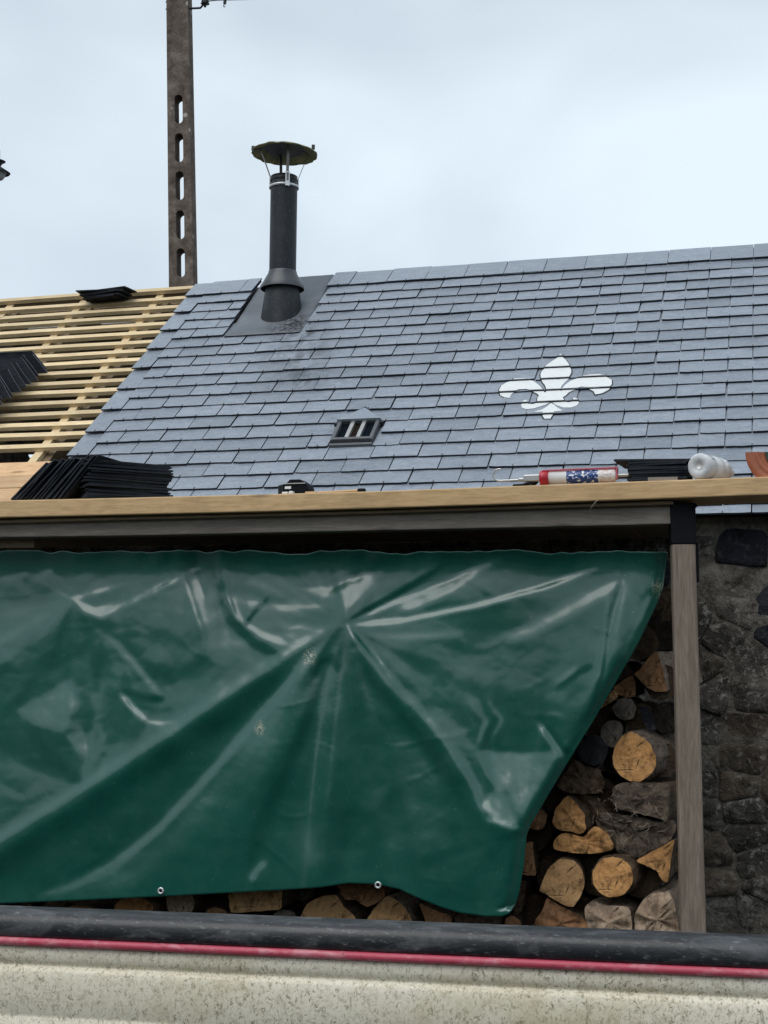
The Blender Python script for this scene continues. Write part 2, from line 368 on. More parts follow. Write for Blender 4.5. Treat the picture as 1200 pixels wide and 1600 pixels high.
def m_ground():
    t = NT('gravel_ground'); w = t.world(); a = t.noise(w, 30, 5, .7); t.set(t.ramp(a, [(.3, (.03, .03, .03)), (.7, (.075, .075, .073))]), .95); t.bump(a, .5, .02); return t.m
M['ground'] = m_ground(); M['bilge'] = simple('darkened_deck', (.035, .04, .04), .85, var=.5, sc=8, spec=.1)  # bilge: unseen boat inside made dark to keep its reflection off the tarp
M['globe'] = simple('lamp_globe', (.36, .38, .38), .3, var=.1)

# ------------------------------------------------------------------ ground
g = MB().add([(-900, -900, 0), (900, -900, 0), (900, 900, 0), (-900, 900, 0)], [(0, 1, 2, 3)]).build('ground', M['ground']); g['kind'] = 'structure'

def m_added_bank():  # unseen bank added behind the camera to darken the tarp's reflections
    t = NT('added_bank_green'); a = t.noise(t.world(), 1.4, 6, .7); t.set(t.ramp(a, [(.3, (.018, .028, .010)), (.7, (.05, .07, .025))]), .95, spec=.1); t.bump(a, .8, .1); return t.m
hb_ = MB(); nx_, ny_ = 60, 14; vs = []
for j in range(ny_+1):
    for i in range(nx_+1):
        x = -32+60*i/nx_; f = j/ny_; y = -4.5-9*f; zz_ = 4.5*(f*f*(3-2*f))-.05 + (.5*noise.noise(Vector((x*.35, y*.5, 2)))+.25*noise.noise(Vector((x*1.1, y*1.1, 7))))*min(1, f*3); vs.append((x, y, zz_))
hb_.add(vs, [(j*(nx_+1)+i, j*(nx_+1)+i+1, (j+1)*(nx_+1)+i+1, (j+1)*(nx_+1)+i)[::-1] for j in range(ny_) for i in range(nx_)], 0, True)
hl = hb_.build('added_dark_bank', m_added_bank()); hl['kind'] = 'structure'

# ------------------------------------------------------------------ house
XL, XR = RO.x-2.6, RO.x+3.7
EAVE_V, RIDGE_V = -.387, 2.165
WALLY = rp(0, EAVE_V).y + .09
house = empty('stone_house', (RO.x, WALLY, 0), 'low stone house with a half slated roof and open pine battens', 'house')
zE = rp(0, EAVE_V).z; ridge = rp(0, RIDGE_V); FARY = 2*ridge.y - WALLY
wall = MB()
wall.box((XL, WALLY+.025, 0), (XR, WALLY+.4, zE+.02)).box((XL, FARY-.4, 0), (XR, FARY, zE+.02))
for xa, xb in ((XL, XL+.35), (XR-.35, XR)):
    wall.add([(x, y, z) for x in (xa, xb) for y, z in ((WALLY+.4, 0), (FARY-.4, 0), (FARY-.4, zE), (ridge.y, ridge.z-.12), (WALLY+.4, zE))],
             [(0, 1, 2, 3, 4), (9, 8, 7, 6, 5), (0, 5, 6, 1), (2, 7, 8, 3), (3, 8, 9, 4)])
wall_o = wall.build('wall', M['mortar'], house)
# stones: irregular rubble set in the mortar
def stone_shape(w, h, sd):
    rs = random.Random(sd); mb = MB(); n = 12; ring = []
    for k in range(n):
        a = 2*math.pi*k/n; c, s_ = math.cos(a), math.sin(a); e = .5
        x = math.copysign(abs(c)**e, c)*w/2*rs.uniform(.8, 1.03); z = math.copysign(abs(s_)**e, s_)*h/2*rs.uniform(.8, 1.04); ring.append((x, z))
    d = rs.uniform(.001, .012); vs = []
    for sc, y in ((1, .03), (.99, -d*.5), (.93, -d), (.5, -d-rs.uniform(-.004, .006))):
        for x, z in ring: vs.append((x*sc, y + rs.uniform(-.004, .004), z*sc))
    vs.append((0, -d-.003, 0)); fs = [(i*n+k, i*n+(k+1) % n, (i+1)*n+(k+1) % n, (i+1)*n+k) for i in range(3) for k in range(n)] + [(3*n+k, 3*n+(k+1) % n, 4*n) for k in range(n)]
    mb.add(vs, fs, 0, True); return mb
rest = MB(); z = .02; sd = 0
vis_x0 = at(1020, 1100, WALLY).x
while z < zE-.05:
    h = ru(.07, .15); h = min(h, zE-.02-z); x = XL+.02
    if z > zE-.36: h = min(h, .12)
    while x < XR-.05:
        w = ru(.07, .24); sd += 1
        P = Vector((x+w/2, WALLY+.028, z+h/2 + ru(-.015, .015)))
        if P.z < zE-.30 or rnd() < .42:
            hh = h*ru(.82, 1.0) if P.z < zE-.30 else h*ru(.5, .8); ww = w*.97 if P.z < zE-.30 else w*ru(.5, .85)
            mb = stone_shape(ww-.008, hh-.006, sd); rot = ru(-.07, .07)
            cs, sn = math.cos(rot), math.sin(rot)
            if vis_x0-.12 < P.x < at(1230, 1100, WALLY).x+.35 and P.z > .55:
                x += w; continue
            elif False:
                o = mb.build('stone', M['stone_blue'] if rnd() < .12 else M['stone'], wall_o); setm(o, wm(wall_o).inverted() @ Matrix.Translation(P) @ Matrix.Rotation(rot, 4, 'Y')); o.matrix_parent_inverse = Matrix()
            else:
                rest.add([(P.x+a*cs-c*sn, P.y+b, P.z+a*sn+c*cs) for a, b, c in mb.v], mb.f, 0, True)
        x += w
    z += h
o = rest.build('stone', M['stone'], wall_o); tag(o, kind='stuff')
# rubble in view: packed uneven polygons, each with its own broken face
wx0, wx1, wz0, wz1 = vis_x0-.2, at(1230, 1100, WALLY).x+.40, .50, zE-.01
rs = random.Random(23); seeds = []; zz = wz0
while zz < wz1:
    hh = rs.uniform(.08, .15); xx = wx0 + rs.uniform(-.1, 0)
    while xx < wx1:
        ww = rs.uniform(.10, .27); seeds.append((xx+ww/2+rs.uniform(-.012, .012), zz+hh/2+rs.uniform(-.022, .022))); xx += ww
    zz += hh
def clip(P, px, pz, nx_, nz_):
    o_ = []
    for a, b in zip(P, P[1:]+P[:1]):
        da = (a[0]-px)*nx_+(a[1]-pz)*nz_; db = (b[0]-px)*nx_+(b[1]-pz)*nz_
        if da <= 0: o_.append(a)
        if (da < 0 < db) or (db < 0 < da): t_ = da/(da-db); o_.append((a[0]+(b[0]-a[0])*t_, a[1]+(b[1]-a[1])*t_))
    return o_
for i, (sx_, sz_) in enumerate(seeds):
    P = [(sx_-.26, sz_-.18), (sx_+.26, sz_-.18), (sx_+.26, sz_+.18), (sx_-.26, sz_+.18)]; g_ = rs.uniform(.0005, .004)
    for j, (qx, qz) in enumerate(seeds):
        if j == i or abs(qx-sx_) > .6 or abs(qz-sz_) > .42: continue
        nx_, nz_ = qx-sx_, qz-sz_; l_ = math.hypot(nx_, nz_); nx_ /= l_; nz_ /= l_
        P = clip(P, (sx_+qx)/2-nx_*g_, (sz_+qz)/2-nz_*g_, nx_, nz_)
        if len(P) < 3: break
    if len(P) < 3: continue
    if sz_ > wz1-.34 and rs.random() < .55: continue
    cx = sum(p[0] for p in P)/len(P); cz = sum(p[1] for p in P)/len(P)
    P = [p for p in P if wx0 < p[0] < wx1 and p[1] < wz1]
    if len(P) < 3: continue
    ring = []
    for a, b in zip(P, P[1:]+P[:1]):
        l_ = math.hypot(b[0]-a[0], b[1]-a[1]); k = max(1, int(l_/.03))
        for q in range(k): ring.append((a[0]+(b[0]-a[0])*q/k-cx, a[1]+(b[1]-a[1])*q/k-cz))
    n = len(ring); ring = [((ring[k-1][0]+6*ring[k][0]+ring[(k+1) % n][0])/8, (ring[k-1][1]+6*ring[k][1]+ring[(k+1) % n][1])/8) for k in range(n)]
    ring = [(x*(1+.06*noise.noise(Vector((x*30, z*30, i)))), z*(1+.06*noise.noise(Vector((x*30, z*30, i+50))))) for x, z in ring]
    dep = rs.uniform(.0, .012); tl1, tl2 = rs.uniform(-.09, .09), rs.uniform(-.12, .06); vs = []
    for sc, y in ((1, .02), (.985, -dep*.6), (.94, -dep), (.62, -dep-.002), (.3, -dep-.003)):
        for x, z in ring: vs.append((x*sc, y+(tl1*x*sc+tl2*z*sc if y < 0 else 0)+.007*noise.noise(Vector((x*sc*28, z*sc*28, i*3.3)))*(y < 0), z*sc))
    vs.append((0, -dep-.003, 0)); fs = [(q*n+k, q*n+(k+1) % n, (q+1)*n+(k+1) % n, (q+1)*n+k)[::-1] for q in range(4) for k in range(n)] + [(4*n+(k+1) % n, 4*n+k, 5*n) for k in range(n)]
    mb = MB(); mb.add(vs, fs, 0, True); r_ = rs.random()
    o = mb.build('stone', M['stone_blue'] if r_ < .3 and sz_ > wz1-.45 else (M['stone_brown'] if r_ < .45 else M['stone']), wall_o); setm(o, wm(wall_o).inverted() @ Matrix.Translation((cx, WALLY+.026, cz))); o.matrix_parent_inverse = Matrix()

# roof carcass: deck under the slates, far slope, ridge beam
deck = MB()
Mr = rframe(0, 0)
deck.box((-.70, EAVE_V+.13, -.06), (3.7-.02, RIDGE_V-.02, -.02), Mr)
deck_o = deck.build('roof', M['under'], house)
far = MB()
FS = Vector((0, ES.y, -ES.z)); FN = Vector((0, math.sin(PHI), math.cos(PHI)))
def fp(u, s, n): return ridge + Vector((u, 0, 0)) + FS*s + FN*n
def farbox(u0, u1, s0, s1, n0, n1):
    vs = [fp(u, s_, n) for n in (n0, n1) for s_ in (s0, s1) for u in (u0, u1)]
    far.add(vs, [(0, 2, 3, 1), (4, 5, 7, 6), (0, 1, 5, 4), (2, 6, 7, 3), (0, 4, 6, 2), (1, 3, 7, 5)])
s_ = .20
while s_ < 1.2:
    farbox(-2.55, -.72, s_, s_+.12, -.05, -.03); s_ += .128
farbox(-.70, 3.68, .03, 2.55, -.06, -.03); farbox(-2.55, -.72, 1.26, 2.55, -.05, -.03)
for k in range(2): farbox(-2.55, -.72, .02+k*.085, .055+k*.085, -.03, -.008)
fo = far.build('far_slope', M['under'], house)

# slates -----------------------------------------------------------
SW, SE, SL, ST = .22, .11, .30, .0075
def slate_mesh(w, l, sd, mats, t=ST, hook=True, j=.0016, cut_top=True):
    """local frame: x across, y up the slope, z out; origin at the middle of the lower edge"""
    rs = random.Random(sd); n = 6; mb = MB()
    low = [(-w/2 + w*k/n, rs.uniform(-j, j)) for k in range(n+1)]
    if rs.random() < .12: low[0] = (low[0][0]+.003, low[0][1]+.004)
    if rs.random() < .12: low[n] = (low[n][0]-.004, low[n][1]+.004)
    vs = []
    for zz, sh in ((0, 0), (t, 0)):
        vs += [(x, y + (0.0012 if zz else 0), zz + rs.uniform(-.0004, .0004)) for x, y in low] + [(w/2, l, zz), (-w/2, l, zz)]
    m = n+3; bot = tuple(range(m))[::-1]; top = tuple(range(m, 2*m))
    mb.add(vs, [bot, top]); mb.add(vs, [(k, (k+1) % m, m+(k+1) % m, m+k) for k in range(m)], len(mats)-1)
    if hook:
        r = .0016
        mb.box((-r, -.004, t), (r, .015, t+.002), None, 1); mb.box((-r, -.004, -.004), (r, -.0015, t), None, 1)
    return mb.mesh('slate', mats)
MATS = [M['slate'], M['metal_dark'], M['slate_edge']]
variants = [slate_mesh(SW-.005, SL, 100+i, MATS) for i in range(14)]
NB = .0225
TILT = math.atan2(NB, SL)
def slate_matrix(u, v, lift=0, wob=0, wr=0):
    return rframe(u, v, lift+NB+wob) @ Matrix.Rotation(-TILT, 4, 'X') @ Matrix.Rotation(wr, 4, 'Z')
VERGE = -.775; FLL, FLR = -.36, .09; FL_V = .11*13
items = []   # (mesh, matrix, screen size)
def seen(u, v):
    P = rp(u, v)-EYE; D = P.dot(Fw); x = 600+FPX*P.dot(Rr)/D; y = 800-FPX*P.dot(Uu)/D
    vis = -20 < x < 1225 and y < 775 or (1085 < x < 1225 and y < 830)
    return vis, (1/D if vis else 0)
vu = {'u0': .546, 'u1': .755, 'v0': .226, 'v1': .424}
def add_slate(u0, u1, v, l=SL, lift=0, hook=True, rid=False):
    w = u1-u0
    if w < .03: return
    full = abs(w-SW) < .002 and l == SL and hook
    me = random.choice(variants) if full else slate_mesh(w-.003, l, int(rnd()*1e6), MATS, hook=hook and w > .1)
    m = slate_matrix((u0+u1)/2, v + ru(-.003, .003), lift, ru(0, .0042)**1.0, ru(-.008, .008)) @ Matrix.Rotation(ru(-.006, .006), 4, 'Y')
    vis, sz = seen((u0+u1)/2, v+.05)
    items.append((me, m, sz))
ox_ = .0
k = 23
for k in range(23, 0, -1):
    v = (19-k)*SE
    if k == 23: v = EAVE_V; 
    start = VERGE if k % 2 == 1 else VERGE+.5*SW
    off = 0 if k % 2 == 1 else .5
    # joints sit on u = n*SW (odd rows) or (n+.5)*SW
    n0 = math.ceil((start+.02)/SW - off)
    edges = [start] + [(n+off)*SW for n in range(n0, 18) if (n+off)*SW > start+.03]
    for a, b in zip(edges[:-1], edges[1:]):
        segs = [(a, b)]
        if v > FL_V-.001 and v < RIDGE_V:       # cut round the lead sheet
            ns = []
            for p, q in segs:
                if q <= FLL or p >= FLR: ns.append((p, q))
                else:
                    if p < FLL: ns.append((p, FLL))
                    if q > FLR: ns.append((FLR, q))
            segs = ns
        if vu['v0']-.30 < v and v+SE > vu['v0']+.02 and v < vu['v1']-.01:   # gap for the vent
            ns = []
            for p, q in segs:
                if q <= vu['u0'] or p >= vu['u1']: ns.append((p, q))
                else:
                    if p < vu['u0']: ns.append((p, vu['u0']))
                    if q > vu['u1']: ns.append((vu['u1'], q))
            segs = ns
        for p, q in segs:
            l = SL
            if v + SL > RIDGE_V: l = RIDGE_V - v
            if k == 23: l = SL
            add_slate(p, q, v, l)
# ridge course
n = -4
while n < 17:
    a, b = (n)*SW, (n+1)*SW
    a = max(a, VERGE+.1); 
    for p, q in ([(a, b)] if (b <= FLL+.001 or a >= FLR-.001) else ([(a, FLL)] if a < FLL else []) + ([(FLR, b)] if b > FLR else [])):
        add_slate(p, q, 18*SE, RIDGE_V-18*SE+.012+ru(-.004, .006), .004)
    n += 1
items.sort(key=lambda it: -it[2])
restm = MB()
inv = wm(deck_o).inverted()
for i, (me, m, sz) in enumerate(items):
    if i < 300 and sz > 0:
        o = bpy.data.objects.new('slate', me); COL.objects.link(o); o.parent = deck_o; setm(o, inv @ m)
    else:
        restm.add([m @ v.co for v in me.vertices], [tuple(p.vertices) for p in me.polygons])
        restm.mi[-len(me.polygons):] = [p.material_index for p in me.polygons]
o = restm.build('slate', MATS, deck_o); tag(o, kind='stuff')

# battens, counter battens, rafters, sarking boards -----------------
def roof_bar(name, u0, u1, v0, v1, n0, n1, mat, parent, wob=.002, nseg=6):
    mb = MB(); vs = []; along = (u1-u0) > (v1-v0)
    ph = rnd()*9
    for i in range(nseg+1):
        f = i/nseg; w = noise.noise(Vector((f*3+ph, ph, 0)))*wob; w2 = noise.noise(Vector((f*3-ph, 2, ph)))*wob
        for a, b in ((0, 0), (1, 0), (1, 1), (0, 1)):
            if along: vs.append(rp(u0+(u1-u0)*f, (v0, v1)[a]+w, (n0, n1)[b]+w2))
            else: vs.append(rp((u0, u1)[a]+w, v0+(v1-v0)*f, (n0, n1)[b]+w2))
    fs = [(i*4+k, i*4+(k+1) % 4, i*4+4+(k+1) % 4, i*4+4+k) for i in range(nseg) for k in range(4)] + [(3, 2, 1, 0), tuple(nseg*4+k for k in range(4))]
    mb.add(vs, fs); return mb.build(name, mat, parent)
for k in range(1, 17):
    v = (19-k)*SE + .03 + ru(-.006, .006)
    if v < .30: continue
    roof_bar('batten', -2.55, -.64, v, v+.038, -.022, .0, M['batten'], house, .004)
roof_bar('batten', -2.55, -.60, 2.135, 2.175, -.018, .006, M['batten'], house, .004)
for u in (-2.5, -2.0, -1.5, -1.0):
    roof_bar('counter_batten', u-.022, u+.022, EAVE_V+.03, 2.15, -.048, -.023, M['batten'], house, .002)
    roof_bar('rafter', u-.005, u+.065, EAVE_V+.02, 2.14, -.19, -.05, M['under'], house, .002)
v = EAVE_V+.02
for i, w in enumerate((.115, .125, .12, .11, .125)):
    v1 = min(v+w, .285)
    roof_bar('sarking_board', -2.55, -.74, v, v1-.003, -.02+.0015*(i % 2), .0+.0015*(i % 2), M['sark'], house, .001); v = v1
roof_bar('ridge_board', -2.55, 3.66, RIDGE_V-.075, RIDGE_V-.045, -.16, -.065, M['under'], house, .002)

# ------------------------------------------------------------------ white fleur de lis let into the courses
FP = []
def tr(pts): return [ruv(740+x*.21667, 540+y*.21667, .018) for x, y in pts]
petal = tr([(630, 82), (600, 104), (565, 130), (525, 165), (495, 197), (485, 222), (487, 250), (500, 280), (518, 305), (526, 335), (520, 360), (500, 385), (660, 385), (640, 360), (628, 335), (640, 305), (662, 280), (690, 248), (706, 215), (706, 190), (688, 152), (664, 115)])
lobeL = tr([(462, 292), (430, 266), (370, 257), (300, 260), (240, 278), (203, 305), (187, 340), (194, 372), (225, 390), (265, 396), (268, 372), (288, 352), (330, 337), (380, 335), (430, 345), (462, 362), (480, 385), (530, 385), (528, 350), (515, 352), (498, 332), (480, 308)])
lobeR = tr([(660, 305), (700, 270), (760, 245), (850, 230), (910, 228), (960, 240), (998, 264), (999, 298), (975, 332), (930, 360), (880, 372), (868, 345), (830, 322), (780, 318), (720, 335), (685, 355), (660, 385), (610, 385), (622, 350), (640, 335)])
curlL = tr([(478, 370), (464, 395), (460, 422), (432, 438), (395, 433), (382, 412), (360, 420), (345, 440), (350, 464), (385, 478), (440, 470), (490, 452), (530, 436), (562, 416), (600, 400), (600, 370)])
curlR = tr([(560, 400), (561, 418), (600, 445), (650, 465), (700, 467), (745, 450), (762, 425), (750, 405), (724, 396), (716, 415), (686, 425), (657, 415), (645, 395), (664, 370), (560, 370)])
tail = tr([(560, 426), (530, 458), (490, 484), (430, 500), (502, 498), (500, 520), (512, 543), (556, 543), (566, 520), (582, 498), (645, 490), (605, 465), (580, 440)])
polys = [petal, lobeL, lobeR, curlL, curlR, tail]
def spans(v, grow=0):
    iv = []
    for P in polys:
        xs = []
        for (x0, y0), (x1, y1) in zip(P, P[1:]+P[:1]):
            if (y0 <= v < y1) or (y1 <= v < y0): xs.append(x0+(v-y0)/(y1-y0)*(x1-x0))
        xs.sort(); iv += [[a-grow, b+grow] for a, b in zip(xs[::2], xs[1::2])]
    iv.sort(); o = []
    for a, b in iv:
        if o and a <= o[-1][1]+.0005: o[-1][1] = max(o[-1][1], b)
        else: o.append([a, b])
    return o
cu, cv = ruv(868, 612)
fleur = empty('fleur_de_lis', rp(cu, cv, .02), 'white fleur de lis ornament let into the grey roof slates', 'ornament')
vmin = min(p[1] for P in polys for p in P); vmax = max(p[1] for P in polys for p in P)
for k in range(22, 1, -1):
    v0, v1 = (19-k)*SE, (20-k)*SE
    a, b = max(v0-.001, vmin), min(v1-.001, vmax); a_ = a
    if b-a < .004: continue
    for nm, grow, lift, mat, th in (('inlay_piece', 0, .0042, M['fleur'], .004), ('inlay_shadow_gap', .0055, .0012, M['shadow_gap'], .002)):  # the wider dark piece paints the shadow gap round the inlay
        a = a_ + (.0045 if grow == 0 and a_ > vmin+.003 else 0); comps = []; N = max(4, int((b-a)/.0022)); live = []
        for i in range(N):
            va, vb = a+(b-a)*i/N, a+(b-a)*(i+1)/N
            e = 1e-5
            s0, s1 = spans(va+e, grow), spans(vb-e, grow)
            if len(s0) != len(s1): s0 = s1 = spans((va+vb)/2, grow)
            def pt(u, v): return rp(u, v, NB*(1-(v-v0)/SL)+ST+.0016+lift)
            nl = []
            for (p, q), (r_, s2) in zip(s0, s1):
                hit = [c for (x0, x1, c) in live if x0 < q and x1 > p]
                mb = hit[0] if hit else MB()
                if not hit: comps.append(mb)
                for c in hit[1:]:
                    if c is not mb and c in comps: mb.add(c.v, c.f); comps.remove(c); nl = [(x0, x1, mb if cc is c else cc) for x0, x1, cc in nl]; live = [(x0, x1, mb if cc is c else cc) for x0, x1, cc in live]
                nl.append((r_, s2, mb))
                vs = [pt(p, va), pt(q, va), pt(s2, vb), pt(r_, vb)]
                mb.add(vs + [x - NN*th for x in vs], [(0, 1, 2, 3), (0, 3, 7, 4), (1, 5, 6, 2)] + ([(0, 4, 5, 1)] if i == 0 else []) + ([(3, 2, 6, 7)] if i == N-1 else []))
            live = nl
        for mb in comps:
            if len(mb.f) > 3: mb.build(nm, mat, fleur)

# ------------------------------------------------------------------ roof vent
vent = empty('roof_vent', rp(.65, .32, .02), 'small grey three slot vent with a pointed hood among the slates', 'vent')
u0, u1, v0, v1 = .548, .753, .222, .425
Mv = rframe(0, 0, .015)
fr = MB(); hN = .036
fr.box((u0, v0, .004), (u1, v0+.018, .022), Mv)                       # apron
fr.box((u0+.012, v0+.028, .004), (u1-.012, v0+.046, hN), Mv); fr.box((u0+.002, v0+.028, .004), (u0+.020, v1+.01, hN-.002), Mv); fr.box((u1-.020, v0+.028, .004), (u1-.002, v1+.01, hN-.002), Mv)
bevel(fr.build('frame', simple('vent_frame_grey', (.10, .108, .12), .5), vent), .003)
mu = MB(); us = [u0+.02, u1-.02]; w3 = (us[1]-us[0])
for k in (1, 2): mu.box((us[0]+w3*k/3-.009, v0+.046, .006), (us[0]+w3*k/3+.009, v1, hN-.004), Mv)
mu.build('mullion', M['alu'], vent)
for k in range(3):
    MB().box((us[0]+w3*k/3+.001, v0+.04, .008), (us[0]+w3*(k+1)/3-.001, v1, .014), Mv).build('mesh_panel', M['mesh_brown'] if k == 1 else M['mesh_dark'], vent)
hd = MB(); ap = ((u0+u1)/2-.005, v1+.125)
tri = [(u0-.004, v1-.010), (u1+.004, v1-.010), ap]
vs = [rp(a, b, .060 if i < 2 else .042) for i, (a, b) in enumerate(tri)] + [rp(a, b, .046 if i < 2 else .03) for i, (a, b) in enumerate(tri)]
hd.add(vs, [(0, 1, 2), (5, 4, 3), (0, 3, 4, 1), (1, 4, 5, 2), (2, 5, 3, 0)]); hd.build('hood', M['slate'], vent)
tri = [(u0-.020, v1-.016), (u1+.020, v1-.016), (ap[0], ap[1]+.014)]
MB().add([rp(a, b, .041) for a, b in tri]+[rp(a, b, .02) for a, b in tri], [(0, 1, 2), (5, 4, 3), (0, 3, 4, 1), (1, 4, 5, 2), (2, 5, 3, 0)]).build('hood_shadow_gap', M['shadow_gap'], vent)  # larger dark triangle paints the shadow line round the hood

# ------------------------------------------------------------------ flue pipe
fu, fv = -.105, 1.70
base = rp(fu, fv)
flue = empty('stove_flue', base, 'black metal stove flue with a lichen covered conical cap', 'chimney')
ls = MB(); nu, nvv = 24, 36
grid = []
for j in range(nvv+1):
    for i in range(nu+1):
        u = FLL-.004 + (FLR-FLL+.008)*i/nu; v = FL_V-.012 + (RIDGE_V-FL_V+.012+.01)*j/nvv
        dn = .003*noise.noise(Vector((u*9, v*9, 3))); r = math.hypot(u-fu, (v-fv)*.9)
        lip = -.004 if v < FL_V else 0
        lvl = .033-.018*max(0, min(1, (v-FL_V+.01)/.2)); grid.append(rp(u, v, lvl+dn*.7 + .02*max(0, 1-r/.17)))
ls.add(grid, [(j*(nu+1)+i, j*(nu+1)+i+1, (j+1)*(nu+1)+i+1, (j+1)*(nu+1)+i) for j in range(nvv) for i in range(nu)], 0, True)
# the sheet runs under the flanking slates and over the course below
lo = ls.build('lead_flashing', M['lead'], flue)
sl = lo.modifiers.new('thick', 'SOLIDIFY'); sl.thickness = .003
for vtx in lo.data.vertices:
    q = vtx.co - RO; uu, vv = q.x, q.dot(ES)
    if (uu < FLL or uu > FLR): vtx.co -= NN*.022
def zpix(py, px=441):      # height on the flue axis seen at pixel row py
    d = ray(px, py); return EYE.z + d.z*(base.y/d.y)
ax = Vector((base.x, base.y, 0)); T0 = Matrix.Translation(ax)
z_top, z_band, z_ring, z_col0, z_col1 = zpix(277), zpix(291), zpix(425), zpix(428), zpix(449)
D = (Vector((base.x, base.y, zpix(350)))-EYE).dot(Fw); PXM = D/FPX
rP = 21*PXM
sk = MB(); sk.lathe([(34*PXM, base.z-.20), (33*PXM, base.z-.02), (25.5*PXM, z_col1+.01), (24*PXM, z_col1+.03)], T0, 40); sk.build('skirt', M['flue'], flue)
co = MB(); co.lathe([(34*PXM, z_col1-.012), (33.8*PXM, z_col1), (30*PXM, z_col1+.028), (22.5*PXM, z_col0), (22.2*PXM, z_ring), (rP+.0005, z_ring+.002)], T0, 40); co.build('storm_collar', simple('collar_grey', (.065, .07, .08), .4, .2, .4, 12), flue)
pi = MB(); pi.lathe([(rP, z_col1), (rP, z_band-.01), (rP, z_band-.0045), (rP+.003, z_band-.004), (rP+.003, z_band+.008), (rP, z_band+.010), (rP, z_top-.03), (rP+.003, z_top-.026), (rP+.003, z_top-.02), (rP, z_top-.016), (rP, z_top), (rP-.004, z_top), (rP-.004, z_top-.5)], T0, 48); pi.build('pipe', M['flue'], flue)
bd = MB(); bd.lathe([(rP+.004, z_band-.016), (rP+.009, z_band-.014), (rP+.009, z_band-.004), (rP+.004, z_band-.002)], T0, 48)
bd.build('clamp_band', M['galv'], flue)
cz = zpix(240); rC = 52*PXM
cp = MB(); n = 48
prof = [(0, cz+.065), (.3*rC, cz+.05), (.65*rC, cz+.026), (rC, cz), (rC*1.0, cz-.006), (.8*rC, cz+.006), (.64*rC, cz+.0195)]
tl = T0 @ Matrix.Translation((0, 0, cz)) @ Matrix.Rotation(math.radians(2.0), 4, 'Y') @ Matrix.Translation((0, 0, -cz))
cp.lathe(prof, tl, n); cp.lathe([(.64*rC, cz+.0195), (.3*rC, cz+.043), (0, cz+.058)], tl, n, 1)
def ragged(p):
    q = Vector((p[0]-ax.x, p[1]-ax.y, 0)); k = 1.0
    if q.length > .7*rC: k += .05*noise.noise(Vector((p[0]*40, p[1]*40, 1))) - .03*max(0, noise.noise(Vector((p[0]*90, p[1]*90, 4))))
    return (ax.x+q.x*k, ax.y+q.y*k, p[2]+.006*noise.noise(Vector((p[0]*22, p[1]*22, 9))))
cp.v = [ragged(p) for p in cp.v]
cpo = cp.build('rain_cap', [M['cowl'], M['cowl_in']], flue)
for a, rr in ((1.9, .9), (-.15, .97), (3.5, .95)):
    MB().box((-.008, -.006, 0), (.008, .006, .026), tl @ Matrix.Translation((rr*rC*math.cos(a), rr*rC*math.sin(a), cz+.003))).build('cap_tab', M['metal_dark'], flue)
for a in (-1.0, .57, 2.14, 3.71):
    c, s_ = math.cos(a), math.sin(a); st = MB()
    pts = [(rP+.004, z_band-.012), (rP+.004, z_top-.004), (.5*(rP+.74*rC), z_top+.5*(cz-z_top)), (.74*rC, cz+.007)] if abs(s_) < .6 else [(rP+.004, z_band-.012), (rP+.004, z_top-.004), (rP+.006, z_top+.03), (.5*rC, cz+.024)]
    tdir = Vector((-s_, c, 0))
    vs = [Vector((base.x+r*c, base.y+r*s_, zz))+tdir*e+Vector((c, s_, 0))*d for r, zz in pts for e, d in ((-.008, 0), (.008, 0), (.008, .0025), (-.008, .0025))]
    st.add(vs, [(i*4+k, i*4+(k+1) % 4, i*4+4+(k+1) % 4, i*4+4+k) for i in range(3) for k in range(4)]); st.build('strap', M['strap'], flue)
    st = MB(); vs = [Vector((base.x+r*c, base.y+r*s_, zz))+tdir*e for r, zz in ((.55*rC, cz+.021), (.96*rC, cz-.003)) for e in (-.006, .006)]
    st.add(vs+[v_-Vector((0, 0, .003)) for v_ in vs], [(0, 1, 3, 2), (4, 6, 7, 5), (0, 4, 5, 1), (2, 3, 7, 6), (0, 2, 6, 4), (1, 5, 7, 3)]); st.build('cap_brace', M['strap'], flue)
a = -1.0; Mb_ = T0 @ Matrix.Rotation(a, 4, 'Z')
cl = MB(); cl.box((rP+.006, -.012, z_band-.024), (rP+.012, -.006, z_top+.006), Mb_).box((rP+.006, .006, z_band-.024), (rP+.012, .012, z_top+.006), Mb_).box((rP+.006, -.006, z_band-.024), (rP+.012, .006, z_band+.004), Mb_).box((rP+.006, -.006, z_top-.002), (rP+.012, .006, z_top+.006), Mb_)
cl.build('clamp_bracket', M['galv'], flue)

# ------------------------------------------------------------------ concrete pole behind
PD = 12.5
pb = at(286.5, 448, PD); pt_ = at(280, 0, PD)
pole = empty('utility_pole', (pb.x, pb.y, 0), 'tall brown concrete utility pole with a row of oval slots', 'pole')
up_ = (pt_-pb); up_.normalize()
yaw = math.radians(8)
sx = Vector((math.cos(yaw), math.sin(yaw), 0)); sy = Vector((-math.sin(yaw), math.cos(yaw), 0))
mpx = (pb-EYE).dot(Fw)/FPX
slots = [(153, 198), (213, 258), (272, 317), (333, 378), (392, 437)]
def hgt(py): return (at(283, py, PD)-pb).dot(up_)
def hw(h): return (19.4 - 2.0*h/hgt(0))*mpx      # half width of the front face
half_d = .085
def slot_ring(cx, h0, h1, r, n=8):
    ps = []
    for k in range(n+1): a = math.pi*k/n; ps.append((cx+r*math.cos(a), h1-r+r*math.sin(a)))
    for k in range(n+1): a = math.pi+math.pi*k/n; ps.append((cx+r*math.cos(a), h0+r+r*math.sin(a)))
    return ps
pm = MB(); hs_lo, hs_hi = -pb.z/up_.z-.3, hgt(-120)
def pp(a, h, d): return pb + up_*h + sx*a + sy*d
sr = 6.6*mpx
